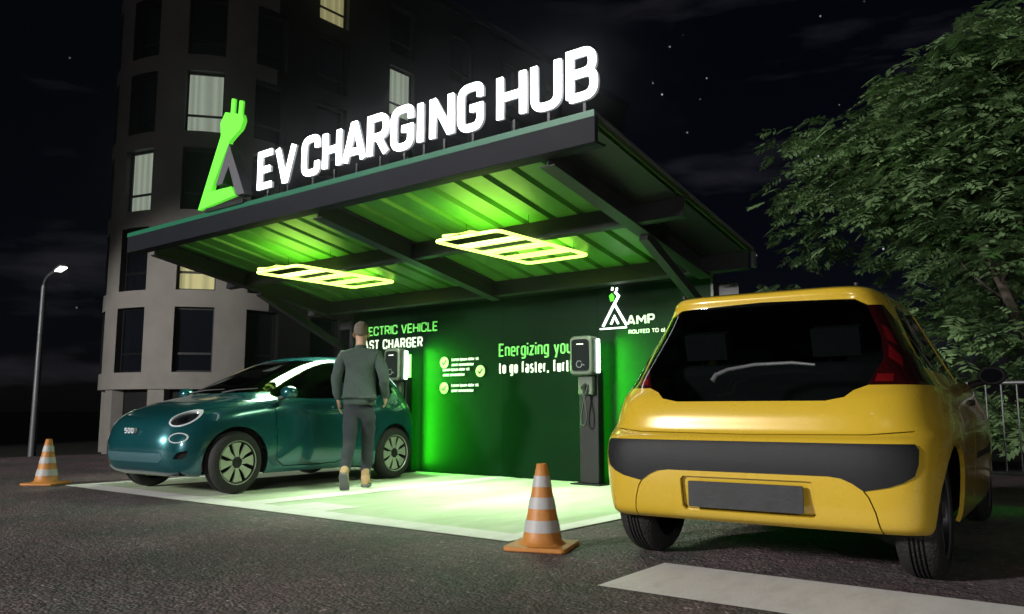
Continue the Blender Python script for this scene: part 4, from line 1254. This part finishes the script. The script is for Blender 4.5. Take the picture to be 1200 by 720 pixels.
def person():
    t = thing('person', 'man in grey jacket and dark trousers walking away towards the teal car charger', 'person', (-6.95, 6.11, .012), R(42))
    sc_ = 1.02
    # joints (x right, y forward, z up)
    hipL, hipR = (-.095, 0, .93), (.095, 0, .93)
    kneeL, ankL, toeL = (-.10, -.01, .50), (-.115, -.25, .165), (-.135, -.115, .055)
    kneeR, ankR, toeR = (.085, .12, .495), (.07, .14, .085), (.075, .25, .03)
    shL, shR = (-.185, -.01, 1.46), (.185, -.01, 1.46)
    elL, wrL = (-.262, -.04, 1.19), (-.235, .02, .945)
    elR, wrR = (.275, -.09, 1.20), (.270, .10, .985)
    # body: one continuous surface: head, neck, trunk, arms, hands, legs
    k = Sk()
    pel = k.p((0, 0, .95), (.10, .07))
    wa = k.p((0, 0, 1.12), (.12, .085), pel); ch = k.p((0, 0, 1.32), (.13, .09), wa); ct = k.p((0, -.01, 1.44), (.08, .06), ch)
    nk = k.p((0, -.005, 1.55), .056, ct); h0 = k.p((0, .015, 1.615), (.062, .068), nk); h1 = k.p((0, .022, 1.70), (.078, .096), h0); h2 = k.p((0, .012, 1.765), (.074, .092), h1); k.p((0, .005, 1.815), (.045, .055), h2)
    for sh, el, wr, sx in ((shL, elL, wrL, -1), (shR, elR, wrR, 1)):
        w = k.chain(ct, [(sh, .042), (el, .034), (wr, .024)])
        d = (Vector(wr)-Vector(el)).normalized()
        pm = Vector(wr)+d*.06
        pi_ = k.p(tuple(pm), (.030, .018), w)
        for j in range(4):      # fingers, slightly curled
            b = pm+Vector((0, (1.5-j)*.019, 0))+d*.02
            ln = (.075, .085, .080, .062)[j]
            f = k.chain(pi_, [(tuple(b), .0095), (tuple(b+d*ln*.5+Vector((-sx*.008, 0, 0))), .0085), (tuple(b+d*ln*.8+Vector((-sx*.028, .0, 0))), .0075)])
        tb = Vector(wr)+d*.03+Vector((-sx*.006, .03, 0))
        k.chain(w, [(tuple(tb), .011), (tuple(tb+d*.045+Vector((-sx*.01, .012, 0))), .0095)])
    for hp, kn, an in ((hipL, kneeL, ankL), (hipR, kneeR, ankR)): k.chain(pel, [(hp, .06), (kn, .045), (an, .036)])
    me = skinmesh(k.v, k.e, k.r, 0, 2); o = link_mesh('body', me, M['skin'], t)
    # face details on the head
    mb = MB(); mb.lathe([(0, .0), (.011, .004), (.014, .02), (.009, .04), (0, .05)], 10, M=Matrix.Translation((0, .112, 1.655)) @ Matrix.Rotation(R(8), 4, 'X')); mb.build('nose', M['skin'], o, smooth=60)
    for sx in (-1, 1):
        mb = MB(); mb.lathe([(0, -.012), (.018, -.008), (.028, 0), (.020, .008), (0, .010)], 12, M=Matrix.Translation((sx*.080, .012, 1.685)) @ Matrix.Rotation(R(sx*22), 4, 'Z') @ Matrix.Scale(1.25, 4, (0, 0, 1)), axis='x'); mb.build('ear', M['skin'], o, smooth=60)
        mb = MB(); mb.lathe([(0, -.008), (.009, -.003), (.010, 0), (0, .006)], 10, M=Matrix.Translation((sx*.032, .108, 1.70)), axis='y'); mb.build('eye', M['rimdark'], o, smooth=60)
    mb = MB(); mb.tube([(-.025, .106, 1.632), (0, .113, 1.630), (.025, .106, 1.632)], .005, 6); mb.build('mouth', M['skin'], o, smooth=60)
    # hair cap
    mb = MB(); mb.lathe([(0, 1), (.35, .94), (.62, .80), (.83, .60), (.96, .32), (1.0, .02), (.975, -.22), (.90, -.38), (.70, -.42)], 28, M=Matrix.Translation((0, -.012, 1.735)) @ Matrix.Rotation(R(24), 4, 'X') @ Matrix.Diagonal((.0815, .098, .100, 1)))
    mb.build('hair', M['hair'], t, smooth=70)
    # jacket
    j = Sk(); a = j.p((0, 0, .925), (.165, .125)); z1 = j.p((0, -.005, .985), (.190, .142), a); b = j.p((0, -.005, 1.14), (.188, .140), z1); c = j.p((0, -.005, 1.31), (.190, .138), b)
    d = j.p((0, -.012, 1.43), (.135, .098), c); j.p((0, -.008, 1.535), (.070, .066), d)
    for sh, el, wr in ((shL, elL, wrL), (shR, elR, wrR)):
        e = Vector(el); w = Vector(wr); s_ = Vector(sh)
        j.chain(d, [(tuple(s_+Vector((0, 0, -.015))), .082), (tuple(s_.lerp(e, .5)), .074), (tuple(e), .066), (tuple(e.lerp(w, .5)), .060), (tuple(e.lerp(w, .86)), .050), (tuple(e.lerp(w, .96)), .036)])
    jm = skinmesh(j.v, j.e, j.r, 2, 3)
    for v in jm.vertices:       # soft folds in the cloth
        p = v.co; q = noise.noise(Vector((p.x*5, p.y*5, p.z*9)))*.013+noise.noise(Vector((p.x*14, p.y*14, p.z*20)))*.005
        v.co = p+v.normal*q
    jo = link_mesh('jacket', jm, M['jacket'], t)
    mb = MB(); mb.lathe([(1, -.05), (1.05, -.045), (1.05, 0), (1.0, .01)], 32, M=Matrix.Translation((0, -.002, .955)) @ Matrix.Diagonal((.172, .132, 1, 1)))
    mb.build('waistband', M['jacket'], jo, smooth=60)
    mb = MB(); mb.lathe([(.062, 0), (.068, .004), (.064, .05), (.058, .052), (.056, .0)], 24, M=Matrix.Translation((0, -.008, 1.51)) @ Matrix.Rotation(R(-6), 4, 'X'))
    mb.build('collar', M['jacket'], jo, smooth=60)
    # trousers
    q = Sk(); a = q.p((0, 0, .985), (.140, .105)); b = q.p((0, -.01, .90), (.165, .122), a)
    for hp, kn, an in ((hipL, kneeL, ankL), (hipR, kneeR, ankR)):
        h_ = Vector(hp); k_ = Vector(kn); n_ = Vector(an)
        q.chain(b, [(tuple(h_+Vector((0, -.005, -.10))), .108), (tuple(h_.lerp(k_, .6)), .092), (tuple(k_), .076), (tuple(k_.lerp(n_, .4)), .073), (tuple(k_.lerp(n_, .80)), .062), (tuple(k_.lerp(n_, .93)), .060)])
    tm = skinmesh(q.v, q.e, q.r, 1, 3)
    for v in tm.vertices:
        p = v.co; v.co = p+v.normal*(noise.noise(Vector((p.x*7, p.y*7, p.z*14)))*.011)
    link_mesh('trousers', tm, M['jeans'], t)
    # boots: upper along the foot, then the sole
    for an, toe, pitch in ((ankL, toeL, 48), (ankR, toeR, 0)):
        an = Vector(an); toe = Vector(toe)
        T = Matrix.Translation(an) @ Matrix.Rotation(R(-pitch), 4, 'X')
        mb = MB(); n = 14
        rows_ = [(-.085, .034, -.055, .0), (-.07, .040, -.058, .045), (-.03, .044, -.058, .075), (.03, .044, -.058, .035), (.09, .048, -.058, -.005), (.14, .050, -.058, -.018), (.18, .040, -.056, -.028), (.197, .018, -.052, -.038)]
        vs = []; fs = []
        for (yy, w, zb_, zt_) in rows_:
            for i in range(n):
                th = 2*math.pi*i/n; cz_ = (zb_+zt_)/2; hz = (zt_-zb_)/2
                cx_ = math.copysign(abs(math.cos(th))**.7, math.cos(th)); sz_ = math.copysign(abs(math.sin(th))**.7, math.sin(th))
                vs.append((w*cx_, yy, cz_+hz*sz_))
        for i in range(len(rows_)-1):
            for k_ in range(n): fs.append((i*n+k_, i*n+(k_+1) % n, (i+1)*n+(k_+1) % n, (i+1)*n+k_))
        fs += [tuple(range(n-1, -1, -1)), tuple((len(rows_)-1)*n+i for i in range(n))]
        mb.add(vs, fs, T)
        mb.tube([(0, -.02, .0), (0, -.022, .06), (0, -.02, .115)], [.050, .048, .050], 14, M=T)
        b_ = mb.build('boot', M['boot'], t, smooth=60)
        mb = MB(); out = [(-.03, -.088), (.03, -.088), (.046, -.05), (.044, .03), (.053, .10), (.050, .16), (.028, .20), (-.028, .20), (-.050, .16), (-.053, .10), (-.044, .03), (-.046, -.05)]
        mb.prism(out, -.083, -.0585, lambda u, v, d: tuple(T @ Vector((u, v, d)))); mb.build('sole', M['sole'], b_, bevel=.004)
    return t
pm = person()

# ------------------------------------------------------------------ tree
def tree(loc, seed, height, spread, label, nclump, per):
    rnd = random.Random(seed)
    t = thing('leafy_tree', label, 'tree', loc)
    mb = MB(); tips = []
    def limb(p, d, ln, r, depth):
        pts = [p]; rs = [r]; q = p.copy(); dd = d.copy()
        for i in range(4):
            dd = (dd+Vector((rnd.uniform(-.18, .18), rnd.uniform(-.18, .18), rnd.uniform(-.02, .14)))).normalized()
            q = q+dd*ln/4; pts.append(q.copy()); rs.append(r*(1-.16*(i+1)))
        mb.tube(pts, rs, 7 if depth < 2 else 5)
        if depth >= 1: tips.append((pts[2], dd)); tips.append((pts[-1], dd))
        if depth < 3:
            for k in range(3 if depth else 4):
                a = rnd.uniform(0, 6.28); up = rnd.uniform(.25, .8)
                nd = (dd*.55+Vector((math.cos(a), math.sin(a), 0))*.75+Vector((0, 0, up*.35))).normalized()
                limb(pts[rnd.choice((2, 3, 4))], nd, ln*.68, rs[-1]*.72, depth+1)
    trunk0 = Vector((0, 0, 0))
    base = []
    mb.tube([(0, 0, -.1), (.02, .01, .3), (.05, .0, .9), (.03, .03, 1.35)], [.17, .13, .115, .11], 12)
    for k in range(5):
        a = k*1.3+rnd.uniform(-.3, .3)
        limb(Vector((.03, .03, 1.15+.1*k)), Vector((math.cos(a)*.65, math.sin(a)*.65, .95)).normalized(), height*.36, .08, 0)
    limb(Vector((.03, .03, 1.35)), Vector((.05, 0, 1)), height*.42, .10, 0)
    mb.build('trunk', M['bark'], t, smooth=60)
    # crown
    V = []; F = []; tone = []
    def leaflet(p, d, side, ln, wd, tn):
        b = len(V); m_ = p+d*ln*.5; droop = Vector((0, 0, -.012))
        V.extend([p, m_+side*wd+droop*.4, p+d*ln+droop, m_-side*wd+droop*.4]); F.append((b, b+1, b+2, b+3)); tone.append(tn)
    def spray(p, d, tn):
        up = Vector((0, 0, 1)); side = d.cross(up)
        if side.length < .1: side = Vector((1, 0, 0))
        side.normalize(); nrm = side.cross(d).normalized()
        roll = rnd.uniform(-.6, .6); side = (side*math.cos(roll)+nrm*math.sin(roll)).normalized()
        n = rnd.randint(4, 5); L_ = rnd.uniform(.13, .21)
        for k in range(n):
            q = p+d*L_*k/(n-1)+Vector((0, 0, -.035*(k/(n-1))**2)); s = rnd.uniform(.65, 1.3)
            for sg__ in (-1, 1):
                dd = (d*.45+side*sg__*.9+Vector((0, 0, rnd.uniform(-.35, .0)))).normalized()
                wv = d.cross(dd).cross(dd).normalized()
                leaflet(q, dd, wv, .108*s, .026*s, tn+rnd.uniform(-.15, .15))
        leaflet(p+d*L_+Vector((0, 0, -.035)), d, side, .10, .022, tn)
    cl = []
    for (p, d) in tips: cl.append((p, rnd.uniform(.30, .55)))
    for i in range(nclump):
        a = rnd.uniform(0, 6.28); zz = rnd.uniform(.06, 1.0)**1.1
        # envelope: wide below, domed above, uneven
        rmax = spread*(1.0 if zz < .62 else math.sqrt(max(0, 1-((zz-.62)/.40)**2)))*(.82+.22*math.sin(a*3+seed)+.12*math.sin(a*5+zz*9))
        r = rmax*math.sqrt(rnd.uniform(.15, 1))
        cl.append((Vector((r*math.cos(a), r*math.sin(a), zz*height)), rnd.uniform(.30, .62)))
    for c, rad in cl:
        if c.z < .35: continue
        tn0 = rnd.uniform(.2, .8)
        outd = Vector((c.x, c.y, 0)); outd = outd.normalized() if outd.length > .1 else Vector((1, 0, 0))
        for k in range(per):
            # layered boughs: flat clumps with more leaves on the upper outside
            v = Vector((rnd.gauss(0, .5), rnd.gauss(0, .5), rnd.gauss(0, .22)))
            p = c+v*rad+outd*rnd.uniform(-.1, .25)*rad
            hd_ = rnd.uniform(-1.2, 1.2); d = Vector((outd.x*math.cos(hd_)-outd.y*math.sin(hd_), outd.x*math.sin(hd_)+outd.y*math.cos(hd_), rnd.uniform(-.55, .12))).normalized()
            spray(p, d, tn0)
    me = bpy.data.meshes.new('crown'); me.from_pydata([tuple(v) for v in V], [], F); me.update()
    at = me.attributes.new('tone', 'FLOAT', 'FACE')
    at.data.foreach_set('value', tone)
    link_mesh('crown', me, M['leaf'], t)
    return t
tree((-1.08, 11.6, 0), 5, 5.45, 2.95, 'large leafy green tree beyond the yellow car, lit against the black sky', 112, 37)

# ------------------------------------------------------------------ light and sky
def world():
    w = bpy.data.worlds.new('World'); sc.world = w; w.use_nodes = True
    nt = w.node_tree; N = nt.nodes; L = nt.links; bg = N['Background']; out = N['World Output']
    sky = N.new('ShaderNodeTexSky'); sky.sky_type = 'NISHITA'; sky.sun_disc = False
    sky.sun_elevation = R(14); sky.sun_rotation = R(200); sky.dust_density = .3
    tn = N.new('ShaderNodeMixRGB'); tn.blend_type = 'MULTIPLY'; tn.inputs[0].default_value = 1; tn.inputs[2].default_value = (.75, .72, 1.35, 1)
    L.new(sky.outputs[0], tn.inputs[1]); L.new(tn.outputs[0], bg.inputs['Color']); bg.inputs['Strength'].default_value = .00055
    tc = N.new('ShaderNodeTexCoord')
    # stars
    vo = N.new('ShaderNodeTexVoronoi'); vo.inputs['Scale'].default_value = 40; L.new(tc.outputs['Generated'], vo.inputs['Vector'])
    cr = N.new('ShaderNodeMapRange'); cr.inputs['From Min'].default_value = .055; cr.inputs['From Max'].default_value = .02; cr.inputs['To Min'].default_value = 0; cr.inputs['To Max'].default_value = 1
    L.new(vo.outputs['Distance'], cr.inputs['Value'])
    sp = N.new('ShaderNodeSeparateColor'); L.new(vo.outputs['Color'], sp.inputs[0])
    pw = N.new('ShaderNodeMath'); pw.operation = 'POWER'; pw.inputs[1].default_value = 2.6; L.new(sp.outputs[0], pw.inputs[0])
    mu = N.new('ShaderNodeMath'); mu.operation = 'MULTIPLY'; L.new(cr.outputs[0], mu.inputs[0]); L.new(pw.outputs[0], mu.inputs[1])
    b2 = N.new('ShaderNodeBackground'); b2.inputs['Color'].default_value = (.85, .9, 1, 1)
    m3 = N.new('ShaderNodeMath'); m3.operation = 'MULTIPLY'; m3.inputs[1].default_value = .8; L.new(mu.outputs[0], m3.inputs[0]); L.new(m3.outputs[0], b2.inputs['Strength'])
    # thin clouds, low in the sky
    mp = N.new('ShaderNodeMapping'); mp.inputs['Scale'].default_value = (2.4, 2.4, 11); L.new(tc.outputs['Generated'], mp.inputs[0])
    no = N.new('ShaderNodeTexNoise'); no.inputs['Scale'].default_value = 1.6; no.inputs['Detail'].default_value = 7; no.inputs['Roughness'].default_value = .55; L.new(mp.outputs[0], no.inputs['Vector'])
    rc = N.new('ShaderNodeMapRange'); rc.inputs['From Min'].default_value = .52; rc.inputs['From Max'].default_value = .74; L.new(no.outputs['Fac'], rc.inputs['Value'])
    b3 = N.new('ShaderNodeBackground'); b3.inputs['Color'].default_value = (.50, .48, .60, 1)
    m4 = N.new('ShaderNodeMath'); m4.operation = 'MULTIPLY'; m4.inputs[1].default_value = .034; L.new(rc.outputs[0], m4.inputs[0]); L.new(m4.outputs[0], b3.inputs['Strength'])
    a1 = N.new('ShaderNodeAddShader'); a2 = N.new('ShaderNodeAddShader')
    L.new(bg.outputs[0], a1.inputs[0]); L.new(b2.outputs[0], a1.inputs[1]); L.new(a1.outputs[0], a2.inputs[0]); L.new(b3.outputs[0], a2.inputs[1])
    L.new(a2.outputs[0], out.inputs['Surface'])
world()
s = bpy.data.lights.new('night_fill', 'SUN'); s.energy = .008; s.angle = R(4); s.color = (.8, .88, 1)  # faint overall fill, a sun lamp added without a visible source
so = link(bpy.data.objects.new('night_fill', s)); so.rotation_euler = (R(52), 0, R(20))
# unseen floodlight assumed from highlights and shading, a bare spot lamp behind the camera
def aim(o, d): o.rotation_euler = Vector(d).to_track_quat('-Z', 'Y').to_euler()
l = bpy.data.lights.new('assumed_floodlight', 'SPOT'); l.energy = 34000; l.color = (1, .96, .92); l.spot_size = R(92); l.spot_blend = .05; l.shadow_soft_size = 1.1
lo = link(bpy.data.objects.new('assumed_floodlight', l)); lo.location = (-13.0, -20.0, 8.0)
az = R(1); el = R(-42)
aim(lo, (math.sin(az)*math.cos(el), math.cos(az)*math.cos(el), math.sin(el)))

# a weaker second floodlight, also assumed and unseen, on the other side of the yard
l = bpy.data.lights.new('assumed_floodlight', 'SPOT'); l.energy = 5200; l.color = (1, .96, .92); l.spot_size = R(28); l.spot_blend = .3; l.shadow_soft_size = .8
lo = link(bpy.data.objects.new('assumed_floodlight', l)); lo.location = (14.0, -17.0, 6.0)
aim(lo, Vector((-2, 6, -1.5))-Vector((14.0, -17.0, 6.0)))

# faint haze added to give the lit letters and tubes a lens-like bloom
hz = MB(); hz.box((-60, -32, -3), (32, 60, 24)); ho = hz.build('haze', None); tag(ho, kind='stuff')
hm_ = bpy.data.materials.new('haze'); hm_.use_nodes = True; hn = hm_.node_tree
hn.nodes.remove(hn.nodes['Principled BSDF']); pv = hn.nodes.new('ShaderNodeVolumePrincipled')
pv.inputs['Color'].default_value = (.85, .9, .95, 1); pv.inputs['Density'].default_value = .0034; pv.inputs['Anisotropy'].default_value = .95
hn.links.new(pv.outputs[0], hn.nodes['Material Output'].inputs['Volume']); ho.data.materials.append(hm_)

sc.view_settings.view_transform = 'Standard'; sc.view_settings.look = 'None'; sc.view_settings.exposure = 0; sc.view_settings.gamma = 1
sc.view_settings.use_curve_mapping = False
sc.render.engine = 'CYCLES'
c = sc.cycles; c.use_denoising = True; c.max_bounces = 8; c.transparent_max_bounces = 16; c.diffuse_bounces = 3; c.glossy_bounces = 4; c.sample_clamp_indirect = 6
try: c.denoiser = 'OPENIMAGEDENOISE'
except Exception: pass
bpy.context.view_layer.update()
